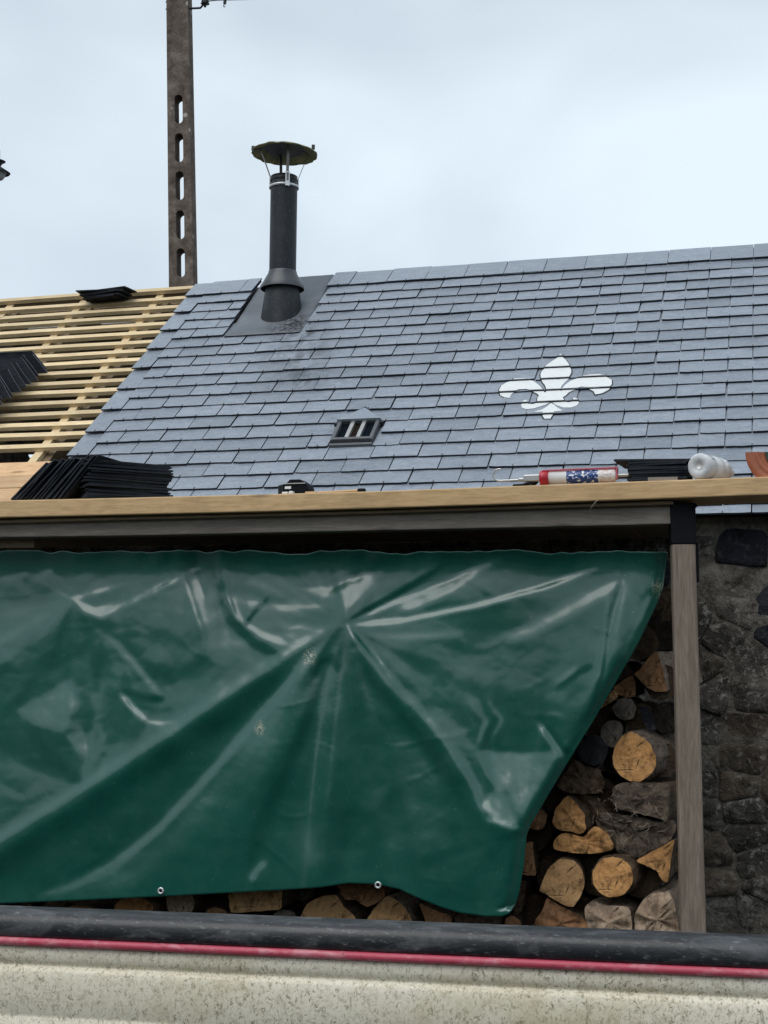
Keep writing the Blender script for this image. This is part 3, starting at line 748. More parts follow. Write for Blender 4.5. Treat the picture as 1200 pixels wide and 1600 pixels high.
H = [hs_lo]
lev = []
for (a, b) in sorted(slots, key=lambda s: -s[1]): lev.append((hgt(b), hgt(a)))
allslots = [(lev[0][0]-k*(lev[1][0]-lev[0][0]), lev[0][1]-k*(lev[1][0]-lev[0][0])) for k in range(6, 0, -1)] + lev
gap = .05
cuts = []
for h0, h1 in allslots: cuts += [(h0-gap*.5, h1+gap*.5, h0, h1)]
prev = hs_lo
def slab(ha, hb):
    vs = [pp(s_*hw(h), h, d) for h in (ha, hb) for s_, d in ((-1, -half_d), (1, -half_d), (1, half_d), (-1, half_d))]
    pm.add(vs, [(0, 1, 5, 4), (1, 2, 6, 5), (2, 3, 7, 6), (3, 0, 4, 7)])
for ha, hb, h0, h1 in cuts:
    slab(prev, ha)
    ring = slot_ring(0, h0, h1, sr); n = len(ring)
    for d, flip in ((-half_d, False), (half_d, True)):
        outer = []
        for (x, h) in ring:
            ang = math.atan2(h-(h0+h1)/2, x); hh = (h1-h0)/2
            if h >= h1-sr-1e-6: t_ = (h1+gap*.5)
            outer.append(None)
        # two side strips plus end caps
        L_ = [(x, h) for x, h in ring if x <= 1e-6]; R_ = [(x, h) for x, h in ring if x >= -1e-6]
        L_.sort(key=lambda p: p[1]); R_.sort(key=lambda p: p[1])
        for side, P in ((-1, L_), (1, R_)):
            P = [(0 if P[0][0]*side < 1e-4 else P[0][0], P[0][1])] + P[1:]
            P = [(0, ha)] + P + [(0, hb)]
            vs = [pp(x, h, d) for x, h in P] + [pp(side*hw(h), h, d) for x, h in P]; m_ = len(P)
            fs = [(i, m_+i, m_+i+1, i+1) if (side > 0) != flip else (i, i+1, m_+i+1, m_+i) for i in range(m_-1)]
            pm.add(vs, fs)
    vs = [pp(x, h, -half_d) for x, h in ring] + [pp(x, h, half_d) for x, h in ring]
    pm.add(vs, [(k, n+k, n+(k+1) % n, (k+1) % n) for k in range(n)])
    for s_ in (-1, 1):
        vs = [pp(s_*hw(h), h, d) for h in (ha, hb) for d in (-half_d, half_d)]
        pm.add(vs, [(0, 2, 3, 1) if s_ > 0 else (0, 1, 3, 2)])
    prev = hb
slab(prev, hs_hi)
pm.add([pp(s_*hw(hs_hi), hs_hi, d) for s_, d in ((-1, -half_d), (1, -half_d), (1, half_d), (-1, half_d))], [(0, 1, 2, 3)])
pm.build('shaft', M['concrete'], pole)
for py in (3, 14):
    P = at(262, py, PD); MB().tube([P+sx*.06, P-sx*.02], .007, 8).build('bolt', M['metal_dark'], pole)
P0 = at(299, 13, PD)
br = MB().tube([P0-sx*.1, at(313, 12.5, PD), at(317, 8, PD), at(320, -4, PD), at(320, -30, PD)], .011, 8); br.build('bracket', M['metal_dark'], pole)
ins = MB().lathe([(0, -.055), (.012, -.045), (.012, -.02), (.045, -.012), (.03, .0), (.04, .012), (.03, .02), (.035, .03), (.015, .04), (.015, .08)], Matrix.Translation(at(320.5, 4, PD)), 14); ins.build('insulator', M['metal_dark'], pole)
wire = MB().tube([at(322, 2, PD), at(340, 0, PD), at(360, -.4, PD), at(420, -2, PD), at(620, -26, PD-.3), at(1250, -120, PD-1)], .006, 6)
wo = wire.build('overhead_wire', M['metal_dark']); tag(wo, 'thin dark overhead wire leaving the top of the concrete pole', 'wire')
ck = MB().tube([at(352, -1, PD), at(351, 6, PD)], .016, 8); ck.tube([at(350.5, 6, PD), at(349, 10, PD), at(350.5, 11.5, PD), at(351.8, 9, PD)], .004, 6); ck.build('wire_clamp', M['metal_dark'], wo)

# street lamp, only the tip of its shade is in frame
LD = 20
lc = at(-3, 268, LD); lm = (lc-EYE).dot(Fw)/FPX
lamp = empty('street_lamp', (lc.x-1.2, lc.y, 0), 'street lamp with a dark tiered shade cut by the left picture edge', 'lamp')
TL = Matrix.Translation(lc)
MB().lathe([(0, 20*lm), (3*lm, 20*lm), (11*lm, 16.5*lm), (10.5*lm, 15.5*lm), (6*lm, 15*lm), (6*lm, 12*lm), (4*lm, 9*lm), (4*lm, 8*lm), (19*lm, -2.2*lm), (18*lm, -3.4*lm), (4*lm, 4*lm)], TL, 28).build('shade', M['metal_dark'], lamp)
MB().lathe([(14*lm, 0*lm), (13*lm, -3*lm), (11*lm, -4*lm), (10.5*lm, -9*lm), (7*lm, -13*lm), (0, -15*lm)], TL, 28).build('globe', M['globe'], lamp)
MB().tube([lc+Vector((0, 0, 18*lm)), lc+Vector((0, 0, .35)), lc+Vector((-.5, 0, .6)), lc+Vector((-1.2, 0, .55))], .025, 8).build('arm', M['metal_dark'], lamp)
MB().tube([Vector((lc.x-1.2, lc.y, -.2)), Vector((lc.x-1.2, lc.y, lc.z+.7))], [.07, .045], 10).build('column', M['metal_dark'], lamp)

# ------------------------------------------------------------------ wood store frame
YP = 4.45
store = empty('wood_store', (at(1066, 1200, 4.5).x, 4.54, 0), 'open wood store with a weathered post and beam against the stone wall', 'shelter')
def bar_poly(name, pts, w, mat, parent, bev=.004):
    """pts: list of (x, y_front, z_top, z_bot), w depth in y"""
    mb = MB(); vs = []
    for x, y, zt, zb in pts: vs += [(x, y, zb), (x, y, zt), (x, y+w, zt), (x, y+w, zb)]
    n = len(pts); mb.add(vs, [(i*4+k, i*4+(k+1) % 4, i*4+4+(k+1) % 4, i*4+4+k)[::-1] for i in range(n-1) for k in range(4)] + [(0, 1, 2, 3), (n*4-1, n*4-2, n*4-3, n*4-4)])
    o = mb.build(name, mat, parent); return bevel(o, bev)
def pl(pxs, Y): return [(at(px, (a+b)/2, Y).x, Y, at(px, a, Y).z, at(px, b, Y).z) for px, a, b in pxs]
plank = empty('scaffold_plank', (at(600, 780, YP).x, YP+.1, at(600, 793, YP).z), 'long pale pine plank laid along the top of the wood store beam', 'plank')
pts = pl([(-160, 786.5, 812.5), (0, 782, 808.5), (220, 777, 803.5), (420, 772, 799), (600, 767, 793.5), (760, 761, 788.5), (900, 755.5, 783.5), (1050, 750, 778.5), (1200, 744.5, 773), (1420, 737, 766)], YP)
bar_poly('board', pts, .225, M['plank'], plank)
# weathered bearer right under the plank and the beam below it
pts = pl([(-160, 816.5, 822), (0, 812, 817.5), (600, 797, 802), (1052, 782, 788)], YP+.03)
bar_poly('bearer', pts, .12, M['under'], store, .003)
pts = pl([(-160, 820, 842.5), (0, 816.5, 839.5), (220, 811, 836.5), (600, 801, 828.5), (860, 794, 823), (1056, 788, 818.5)], YP+.055)
bar_poly('beam', pts, .075, M['grey_beam'], store)
pts = pl([(-160, 843, 858), (0, 840, 856.5), (53, 839.5, 856)], YP+.12)
bar_poly('rafter_end', pts, .05, M['under'], store)
# boards over the store, behind the plank
zt = at(600, 767, YP).z-.025
x = XL+.1; xe = at(1040, 800, 4.6).x
bx = x
while bx < xe-.05:
    w_ = min(.145, xe-bx)
    bevel(MB().box((bx, YP+.235, zt-.028), (bx+w_-.004, WALLY-.02, zt+ru(-.002, .002))).build('roof_board', M['under'], store), .002); bx += w_
# post
pm0, pm1 = at(1065.5, 852, 4.5), at(1081.5, 1462, 4.5)
axis = (pm0-pm1).normalized(); hwid = .0365
foot = pm1 + axis*(-(pm1.z)/axis.z)
head = pm1 + axis*((at(1065, 785, 4.5).z-pm1.z)/axis.z)
Q = Matrix.Rotation(math.radians(9), 4, 'Z')
def post_mb(a, b, hw_, hd_):
    mb = MB(); vs = []
    nS = 14
    for i in range(nS+1):
        c = a.lerp(b, i/nS)+Vector((0, .04, 0))
        for sx_, sy_ in ((-1, -1), (1, -1), (1, 1), (-1, 1)):
            vs.append(c + Q @ Vector((sx_*hw_+.0012*noise.noise(Vector((i*.6, sx_*3, sy_))), sy_*hd_, 0)))
    mb.add(vs, [(i*4+k, i*4+(k+1) % 4, i*4+4+(k+1) % 4, i*4+4+k) for i in range(nS) for k in range(4)] + [(3, 2, 1, 0), tuple(nS*4+k for k in range(4))]); return mb
bevel(post_mb(foot, head, hwid, .038).build('post', M['post'], store), .007, 3)
capb = pm1 + axis*((at(1065, 851, 4.5).z-pm1.z)/axis.z)
cpm = post_mb(capb, head, hwid+.0025, .0405); bevel(cpm.build('post_wrap', M['black'], store), .006)
# black flap of the wrap hanging on the post's right side
fa, fb = at(1088, 853, 4.55), at(1090, 909, 4.55)
MB().box((fa.x-.001, fa.y-.02, fb.z), (fa.x+.006, fa.y+.03, fa.z+.01)).build('wrap_flap', M['black'], store)
fl = MB().add([at(1086, 786, 4.5), at(1091, 790, 4.48), at(1086, 795, 4.5), at(1086, 786, 4.515), at(1091, 790, 4.495), at(1086, 795, 4.515)], [(0, 2, 1), (3, 4, 5), (0, 1, 4, 3), (1, 2, 5, 4), (2, 0, 3, 5)]); fl.build('wrap_tab', M['black'], store)
# batten strip nailed to the back of the post near the ground
sa = at(1100, 1390, 4.62); MB().box((sa.x-.012, 4.60, 0), (sa.x+.003, 4.64, sa.z)).build('side_strip', M['post'], store)

# ------------------------------------------------------------------ green tarpaulin
TY = 4.60
# tilt map: how far the sheet leans back from vertical (tan), drawn from the folds seen in the cloth
STEP = 3.0
tx_ = np.arange(-126, 1066, STEP); ty_ = np.arange(858, 1447, STEP); TXg, TYg = np.meshgrid(tx_, ty_)
def polymask(P, fe):
    ins = np.zeros(TXg.shape, bool); best = np.full(TXg.shape, 1e9); n = len(P)
    for (x0, y0), (x1, y1) in zip(P, P[1:]+P[:1]):
        c = ((y0 > TYg) != (y1 > TYg)) & (TXg < (x1-x0)*(TYg-y0)/((y1-y0) if abs(y1-y0) > 1e-9 else 1e-9)+x0); ins ^= c
        dx, dy = x1-x0, y1-y0; t_ = np.clip(((TXg-x0)*dx+(TYg-y0)*dy)/(dx*dx+dy*dy+1e-9), 0, 1); best = np.minimum(best, np.hypot(TXg-x0-t_*dx, TYg-y0-t_*dy))
    sd_ = np.where(ins, best, -best); f = np.clip(sd_/(2*fe)+.5, 0, 1); return f*f*(3-2*f)
def strokemask(P, w):
    n = len(P)-1; best = np.full(TXg.shape, 1e9); par = np.zeros(TXg.shape)
    for i in range(n):
        (x0, y0), (x1, y1) = P[i], P[i+1]; dx, dy = x1-x0, y1-y0
        t_ = np.clip(((TXg-x0)*dx+(TYg-y0)*dy)/(dx*dx+dy*dy), 0, 1); ds = np.hypot(TXg-x0-t_*dx, TYg-y0-t_*dy); m = ds < best; best[m] = ds[m]; par[m] = ((i+t_)/n)[m]
    tap = np.clip(np.sin(np.pi*np.clip(par*.9+.05, 0, 1))*2.2, 0, 1); wl = w*(.45+.55*tap)
    return np.exp(-(best/wl)**2)*tap
T = np.full(TXg.shape, .10)
low = [(-130, 1418), (0, 1332), (135, 1243), (280, 1147), (400, 1067), (537, 977), (565, 1008), (600, 1055), (650, 1108), (700, 1170), (740, 1240), (775, 1290), (822, 1300), (830, 1460), (-130, 1460)]
def PO(P, v, fe=8):
    global T
    m = polymask(P, fe); T = T*(1-m)+v*m
def SK(P, v, w):
    global T
    m = strokemask(P, w); T = T*(1-m)+v*m
# broad areas
PO([(560, 990), (700, 990), (830, 960), (1010, 960), (930, 1110), (860, 1165), (740, 1168), (650, 1085)], .13, 25)
PO([(600, 1000), (760, 990), (720, 1040), (640, 1050)], .07, 18)
PO([(-130, 940), (50, 940), (110, 935), (60, 985), (20, 1030), (-130, 1070)], .24)
PO([(112, 938), (60, 1000), (30, 1040), (60, 1060), (110, 1035), (150, 992), (156, 972)], .02, 6)
PO([(112, 935), (150, 950), (186, 940), (178, 955), (160, 968), (132, 956)], .42, 3)
PO([(182, 957), (285, 905), (300, 960), (315, 985), (260, 1010), (200, 990)], .035, 5)
PO([(286, 898), (312, 902), (322, 935), (320, 985), (302, 950)], .30, 4)
PO([(320, 900), (338, 905), (345, 950), (365, 990), (400, 1015), (420, 1030), (380, 1048), (330, 1040), (320, 990)], .20, 6)
PO([(360, 930), (395, 922), (430, 958), (500, 980), (445, 1008), (400, 985), (372, 965)], .20, 6)
PO([(455, 915), (520, 912), (590, 893), (600, 900), (562, 940), (530, 962), (500, 940)], .26, 6)
PO([(260, 1072), (300, 1060), (350, 1055), (285, 1108), (250, 1102)], .20, 7)
PO([(160, 1000), (205, 1045), (245, 1088), (190, 1080), (165, 1100), (148, 1040)], .13, 6)
PO([(205, 1010), (300, 1000), (330, 1040), (255, 1070)], .05, 9)
PO([(25, 1110), (80, 1078), (112, 1058), (122, 1100), (100, 1142), (60, 1140)], .31, 8)
PO([(100, 1150), (150, 1128), (166, 1150), (150, 1192), (120, 1172)], .30, 6)
PO([(-130, 1180), (0, 1170), (60, 1200), (110, 1218), (60, 1250), (-130, 1320)], .22, 9)
PO([(742, 1172), (790, 1174), (815, 1177), (875, 1170), (882, 1158), (926, 1112), (905, 1160), (880, 1195), (850, 1240), (818, 1292), (762, 1280), (745, 1262), (772, 1235), (756, 1200)], .34, 5)
PO([(775, 1090), (850, 1080), (860, 1130), (800, 1150)], .09, 14)
# everything below the long fold and below the right hand ridge hangs plumb
PO(low, -.02, 2)
PO([(560, 1040), (640, 1140), (720, 1240), (700, 1330), (600, 1330), (570, 1200)], .06, 25)
PO([(600, 1150), (660, 1180), (690, 1250), (640, 1280), (600, 1230)], .10, 20)
# long fold: bright lip right above it, deep shade right below
SK([(-126, 1440), (0, 1352), (135, 1264), (280, 1168), (400, 1088), (500, 1015)], -.16, 20)
SK([(-126, 1375), (0, 1295), (135, 1212), (280, 1117), (400, 1037), (525, 962)], .22, 16)
SK([(-126, 1388), (0, 1308), (60, 1271), (135, 1225), (210, 1176), (280, 1130), (340, 1089), (400, 1050), (470, 1005), (528, 973)], .46, 6.5)
# fan of folds below the tie point: crisp left edge, soft falling right side, dark valley beside it
SK([(478, 1050), (425, 1115), (365, 1182), (300, 1255), (232, 1322)], -.16, 12)
SK([(520, 1010), (490, 1050), (450, 1105), (398, 1168), (335, 1240), (268, 1312), (200, 1365), (110, 1400)], .17, 26)
SK([(512, 1000), (478, 1035), (436, 1087), (380, 1150), (316, 1222), (248, 1295), (180, 1350), (90, 1398)], .34, 8)
SK([(500, 1090), (455, 1180), (415, 1270), (395, 1340)], -.12, 17)
SK([(520, 1020), (512, 1080), (500, 1180), (492, 1280), (486, 1388)], .17, 19)
SK([(524, 1008), (506, 1090), (493, 1180), (484, 1270), (480, 1370)], .30, 5)
SK([(533, 1020), (528, 1090), (518, 1180), (512, 1260)], .27, 4)
SK([(548, 1040), (552, 1120), (548, 1220), (545, 1330)], -.13, 12)
SK([(556, 1020), (572, 1090), (586, 1180), (594, 1290)], .12, 12)
SK([(600, 1100), (612, 1190), (618, 1290)], -.06, 13)
SK([(655, 1150), (665, 1230), (668, 1320)], .10, 20)
SK([(700, 1230), (715, 1300), (720, 1380)], -.05, 14)
SK([(488, 1062), (502, 1034), (518, 1028), (530, 1048)], -.10, 6)
SK([(415, 1345), (400, 1360), (392, 1378)], .28, 6)
SK([(60, 1400), (140, 1375), (200, 1345)], .22, 6)
# right ridge
SK([(560, 1028), (590, 1070), (630, 1116), (672, 1166), (705, 1218), (728, 1264)], -.14, 12)
SK([(575, 1005), (620, 1050), (670, 1100), (715, 1150), (750, 1200)], .20, 20)
SK([(546, 983), (575, 1020), (610, 1063), (650, 1103), (690, 1148), (722, 1192), (745, 1235), (756, 1278)], .38, 6.5)
SK([(546, 981), (572, 1012), (600, 1045)], .6, 4)
# rays to the upper right
SK([(540, 978), (640, 967), (740, 947), (850, 917), (935, 886)], .62, 3.6)
SK([(575, 992), (650, 996), (720, 988)], .26, 6)
SK([(620, 955), (660, 940), (705, 918), (745, 888), (778, 868)], .40, 8)
SK([(545, 972), (620, 940), (690, 915), (760, 882), (800, 866)], .5, 3.2)
SK([(540, 972), (620, 928), (665, 902), (704, 876)], -.42, 2.8)
SK([(780, 1002), (830, 985), (880, 958), (930, 930), (985, 902)], .32, 11)
SK([(980, 905), (962, 955), (948, 1010), (930, 1075)], .30, 12)
SK([(1020, 925), (998, 975), (970, 1032)], .38, 7)
SK([(968, 912), (952, 960), (942, 1050), (922, 1105)], -.12, 2.6)
SK([(868, 1078), (905, 1050), (925, 1040)], -.12, 3.5)
SK([(868, 1068), (902, 1042)], .3, 4)
SK([(843, 1132), (880, 1184)], .62, 4)
SK([(852, 1132), (888, 1178)], -.1, 3)
SK([(733, 1085), (758, 1128), (746, 1165)], .30, 5)
SK([(768, 1108), (784, 1124), (770, 1152)], .28, 5)
SK([(752, 1090), (772, 1125), (758, 1160)], -.02, 4)
SK([(758, 1279), (790, 1288), (816, 1297)], .5, 4)
SK([(790, 1230), (800, 1262), (815, 1290)], .2, 5)
# slack cloth upper left
SK([(-120, 1035), (0, 1003), (60, 968), (112, 936)], .36, 6)
SK([(84, 922), (112, 935), (150, 925), (195, 911)], .42, 3.5)
SK([(112, 937), (85, 965), (58, 998)], .3, 4)
SK([(178, 954), (230, 927), (285, 899), (320, 881)], .52, 3.6)
SK([(340, 880), (347, 930), (362, 970), (395, 1003), (432, 1022)], -.16, 8)
SK([(355, 925), (372, 966), (405, 990), (455, 1010)], .42, 4)
SK([(296, 915), (308, 950), (318, 986)], .36, 5)
SK([(384, 975), (402, 953), (420, 934)], -.22, 3)
SK([(392, 972), (412, 948)], .3, 3)
SK([(505, 932), (555, 908), (605, 888)], .45, 6)
SK([(163, 990), (205, 1032), (252, 1088)], .34, 5)
SK([(158, 1000), (150, 1080), (135, 1150)], .0, 7)
SK([(150, 1075), (152, 1150), (130, 1212)], .27, 9)
SK([(45, 1132), (80, 1186), (126, 1224)], -.06, 9)
SK([(0, 1108), (40, 1086), (66, 1040)], .0, 8)
SK([(189, 1084), (208, 1107), (230, 1126)], .6, 3.5)
SK([(194, 1080), (225, 1090), (258, 1093)], -.16, 4)
SK([(228, 1128), (255, 1130), (280, 1126)], .5, 3)
SK([(300, 1098), (325, 1085), (350, 1062)], .3, 5)
SK([(0, 906), (25, 902), (45, 893)], .34, 4)
SK([(55, 906), (70, 898), (84, 888)], .36, 3.5)
SK([(250, 890), (275, 900), (300, 892)], .2, 6)
SK([(420, 945), (470, 950), (520, 945)], .28, 6)
T = np.where(T > .2, .2+(T-.2)*1.6, T); T = np.where(T < 0, T*1.5, T)
tm_ = np.clip((945-TYg)/60, 0, 1); T = np.where((T < .28) & (T > 0), T*(1-.85*tm_), T); lowm = polymask(low, 3); T = T + .05*np.clip((TYg-900)/480, 0, 1.1)
und = np.array([[noise.noise(Vector((x*.010+y*.003, y*.006, 33)))+.5*noise.noise(Vector((x*.026+y*.008, y*.012, 35))) for x in tx_] for y in ty_])
T = T + und*.035
def radial(cx, cy, k, r0, r1, amp, seed):
    global T
    dx, dy = TXg-cx, TYg-cy; r = np.hypot(dx, dy)+1; a = np.arctan2(dy, dx)
    nn_ = np.array([[noise.noise(Vector((math.cos(a[j, i])*k, math.sin(a[j, i])*k, seed+r[j, i]*.004)))+.6*noise.noise(Vector((math.cos(a[j, i])*k*2.3, math.sin(a[j, i])*k*2.3, seed+9+r[j, i]*.007))) for i in range(a.shape[1])] for j in range(a.shape[0])])
    w_ = np.clip((r-r0*.2)/(r0*.8), 0, 1)*np.clip((r1-r)/(r1*.5), 0, 1); T = T + amp*nn_*w_
radial(537, 975, 5.5, 30, 420, .16, 3)
radial(115, 930, 4.5, 20, 240, .12, 17)
radial(820, 1296, 5.0, 20, 260, .10, 29)
radial(215, 1105, 4.0, 15, 170, .10, 41)
lip = np.array([872+15*noise.noise(Vector((x*.011, 2, 2)))+5*noise.noise(Vector((x*.05, 4, 2))) for x in tx_])[None, :]
lst = np.array([.35+.75*abs(noise.noise(Vector((x*.017, 12, 2))))*1.6 for x in tx_])[None, :]
m = np.clip((lip+38-TYg)/46, 0, 1); T = T*(1-m)-.75*m*m
# depth from tilt: least squares with a weak horizontal tie, conjugate gradients
K = .00207*STEP; LAM, ANC = .02, .0004
ay = T*K
def lap(d):
    r = ANC*d
    gy_ = d[1:]-d[:-1]; r[1:] += gy_; r[:-1] -= gy_
    gx_ = LAM*(d[:, 1:]-d[:, :-1]); r[:, 1:] += gx_; r[:, :-1] -= gx_
    return r
rhs = np.zeros_like(T); mid_ = (ay[1:]+ay[:-1])/2; rhs[1:] += mid_; rhs[:-1] -= mid_
d_ = np.cumsum(ay, 0); d_ -= d_[:1]; rhs += ANC*np.where(TYg < 900, d_, d_.mean()*.0+.10)
r_ = rhs-lap(d_); p_ = r_.copy(); rs0 = (r_*r_).sum()
for it in range(500):
    Ap = lap(p_); al = rs0/(p_*Ap).sum(); d_ += al*p_; r_ -= al*Ap; rs1 = (r_*r_).sum()
    if rs1 < 1e-12: break
    p_ = r_+rs1/rs0*p_; rs0 = rs1
d_ -= d_[(np.abs(ty_-892)).argmin()].mean()
def lerp_tab(tab, x): return float(np.interp(x, [a for a, b in tab], [b for a, b in tab]))
XR_T = [(860, 1044), (880, 1041), (920, 1036), (945, 1026), (1004, 998), (1065, 963), (1125, 928), (1185, 891), (1245, 855), (1290, 829), (1305, 823), (1350, 819), (1395, 811), (1412, 806), (1432, 792)]
YB_T = [(-120, 1424), (0, 1412), (120, 1407), (250, 1401), (420, 1392), (500, 1387), (545, 1380), (590, 1382), (625, 1390), (650, 1402), (690, 1418), (720, 1427), (760, 1432), (785, 1432), (800, 1426), (812, 1415)]
NX, NY = 330, 190
gx = np.zeros((NY+1, NX+1)); gy = np.zeros((NY+1, NX+1))
for j in range(NY+1):
    t_ = j/NY
    for i in range(NX+1):
        s_ = i/NX; y = 862 + t_*540
        for _ in range(4):
            x = -120 + s_*(lerp_tab(XR_T, y)+120); yt_ = 862 + 7*noise.noise(Vector((x*.012, 3, 7))) + 3*noise.noise(Vector((x*.045, 5, 7))); y = yt_ + t_*(lerp_tab(YB_T, x)-yt_)
        gx[j, i] = x; gy[j, i] = y
def bil(A):
    fx = np.clip((gx-tx_[0])/STEP, 0, len(tx_)-1.001); fy = np.clip((gy-ty_[0])/STEP, 0, len(ty_)-1.001); ix = fx.astype(int); iy = fy.astype(int); fx = fx-ix; fy = fy-iy
    return A[iy, ix]*(1-fx)*(1-fy)+A[iy, ix+1]*fx*(1-fy)+A[iy+1, ix]*(1-fx)*fy+A[iy+1, ix+1]*fx*fy
gd = bil(d_)*100
# fine crumple, hem roll and right edge roll
verts = []
for j in range(NY+1):
    for i in range(NX+1):
        x, y = gx[j, i], gy[j, i]
        n1 = noise.noise(Vector((x*.012, y*.012, 1.3))); n2 = noise.noise(Vector((x*.03+4, y*.03, 5.1))); n3 = noise.noise(Vector((x*.07, y*.05, 9.7)))
        d = gd[j, i] + .30*n1 + .13*n2 + .045*n3*max(0, n1+.5)
        e_ = lerp_tab(XR_T, y)-x; d -= 3.0*math.exp(-(e_/14)**2) if y < 1420 else 0
        up_m = max(0, min(1, ((1332-.664*x)-y)/40)) if x < 537 else .6
        vd = noise.voronoi(Vector((x*.020+y*.012, y*.022-x*.006, 3)))[0]; d += .22*up_m*(vd[1]-vd[0])
        vd = noise.voronoi(Vector((x*.055-y*.02, y*.05+x*.012, 8)))[0]; d += .12*(vd[1]-vd[0])*max(0, .35+.9*noise.noise(Vector((x*.008, y*.008, 60))))
        # sharp random creases
        rg = noise.noise(Vector((x*.009+y*.006, y*.011-x*.004, 21))); d += .2*max(0, 1-abs(rg)*9)*max(0, noise.noise(Vector((x*.01, y*.01, 40)))+.1)
        verts.append(at(x, y, TY-d*.01))
tp = MB(); tp.add(verts, [(j*(NX+1)+i, (j+1)*(NX+1)+i, (j+1)*(NX+1)+i+1, j*(NX+1)+i+1) for j in range(NY) for i in range(NX)], 0, True)
tarp = empty('tarpaulin', at(500, 1385, 4.5), 'creased glossy dark green tarpaulin hung over the firewood', 'tarpaulin')
sh = tp.build('sheet', M['tarp'], tarp); md = sh.modifiers.new('thick', 'SOLIDIFY'); md.thickness = .0015; md.offset = -1
def surf(px, py):
    k = np.argmin((gx-px)**2+(gy-py)**2); j, i = divmod(int(k), NX+1); return Vector(verts[j*(NX+1)+i])
for px, py in ((251, 1392), (590.5, 1383.0)):
    P = surf(px, py-2); P = at(px, py, P.y-.004)
    Me = Matrix.Translation(P) @ Matrix.Rotation(math.pi/2, 4, 'X')
    e = MB(); e.lathe([(.0052+.0032+.0032*math.cos(a), .0022*math.sin(a)) for a in [2*math.pi*k/10 for k in range(11)]], Me, 24)
    eo = e.build('eyelet', M['eyelet'], tarp)
    MB().lathe([(0, -.001), (.0062, -.001)], Me, 20).build('eyelet_hole', M['black'], eo)

# ------------------------------------------------------------------ firewood
def resample(P, n):
    P = [Vector((p[0], p[1])) for p in P]; L_ = [0]
    for a, b in zip(P, P[1:]+P[:1]): L_.append(L_[-1]+(b-a).length)
    o = []; m = len(P)
    for k in range(n):
        t_ = L_[-1]*k/n; i = max(q for q in range(m) if L_[q] <= t_+1e-9); f = (t_-L_[i])/max(1e-9, L_[i+1]-L_[i]); o.append(P[i].lerp(P[(i+1) % m], f))
    return o
def ell(cx, cy, rx, ry, n=16, j=.05, sd=1):
    rs = random.Random(sd); return [(cx+rx*math.cos(2*math.pi*k/n)*(1+rs.uniform(-j, j)), cy+ry*math.sin(2*math.pi*k/n)*(1+rs.uniform(-j, j))) for k in range(n)]
def log(label, poly, face, bark, Y, dx=0, dz=0, length=.34, rim=.0, rough=.004, tilt=0.0, crack=0, dome=.004):
    """poly: outline of the near end in picture pixels; the piece runs back from Y"""
    global LOGN
    LOGN += 1; sd = LOGN
    P = resample(poly, 40); P = [P[k]*.5 + (P[k-1]+P[(k+1) % 40])*.25 for k in range(40)]
    W3 = [at(p.x, p.y, Y) for p in P]; c = sum(W3, Vector())/40
    root = empty('firewood_log', (c.x, c.y+length/2, c.z), label, 'firewood')
    loc = [Vector((w.x-c.x, 0, w.z-c.z)) for w in W3]
    loc = [p*(1+.05*noise.noise(Vector((p.x*45, p.z*45, sd*2.3)))+.03*noise.noise(Vector((p.x*140, p.z*140, sd*5.1)))) for p in loc]
    sgn = sum(a.x*b.z-b.x*a.z for a, b in zip(loc, loc[1:]+loc[:1]))
    if sgn < 0: loc.reverse()
    n = 40
    # end face with radial unevenness
    vs = []; rings = (1-rim, .8*(1-rim), .55*(1-rim), .28*(1-rim))
    for q, s_ in enumerate(rings):
        for k, p in enumerate(loc):
            pp_ = p*s_; vs.append((pp_.x, rough*1.8*noise.noise(Vector((pp_.x*30, pp_.z*30, sd*3.7)))+rough*1.2*noise.noise(Vector((pp_.x*90, pp_.z*90, sd)))-dome*(1-s_)+tilt*pp_.z, pp_.z))
    vs.append((0, -dome, 0)); m = len(rings)
    fs = [(i*n+k, i*n+(k+1) % n, (i+1)*n+(k+1) % n, (i+1)*n+k) for i in range(m-1) for k in range(n)] + [((m-1)*n+k, (m-1)*n+(k+1) % n, m*n) for k in range(n)]
    fm = MB(); fm.add(vs, fs, 0, True); fo_ = fm.build('cut_face', face, root); setm(fo_, Matrix.Translation(c-root.location)); fo_.matrix_parent_inverse = Matrix()
    bm_ = MB(); vs = []; NSEG = 9
    first = [Vector(vs_) for vs_ in fm.v[:n]]
    for k in range(n): vs.append(first[k])
    for i in range(NSEG):
        f = i/(NSEG-1); 
        for k, p in enumerate(loc):
            dsp = 1 + (.0 if i == 0 and rim == 0 else .06*noise.noise(Vector((p.x*22, p.z*22, f*4+sd))) + .035*noise.noise(Vector((p.x*70, p.z*70, f*9+sd))))
            q = p*dsp*(1-.08*f); vs.append(Vector((q.x+dx*f, first[k].y + .004+length*f, q.z+dz*f)))
    fs = [(i*n+k, (i+1)*n+k, (i+1)*n+(k+1) % n, i*n+(k+1) % n) for i in range(NSEG) for k in range(n)] + [tuple(NSEG*n+k for k in range(n))]
    bm_.add(vs, fs, 0, True); bo = bm_.build('bark', bark, root); setm(bo, Matrix.Translation(c-root.location)); bo.matrix_parent_inverse = Matrix()
    return root
LOGN = 0
def A(pts): return [(800+x/4.444, 1000+y/4.444) for x, y in pts]
def B(pts): return [(800+x/4.444, 1220+y/4.444) for x, y in pts]
def C3(pts): return [(80+x/4, 1370+y/4) for x, y in pts]
def C4(pts): return [(340+x/4, 1360+y/4) for x, y in pts]
def C5(pts): return [(560+x/4, 1360+y/4) for x, y in pts]
Y0 = 4.71
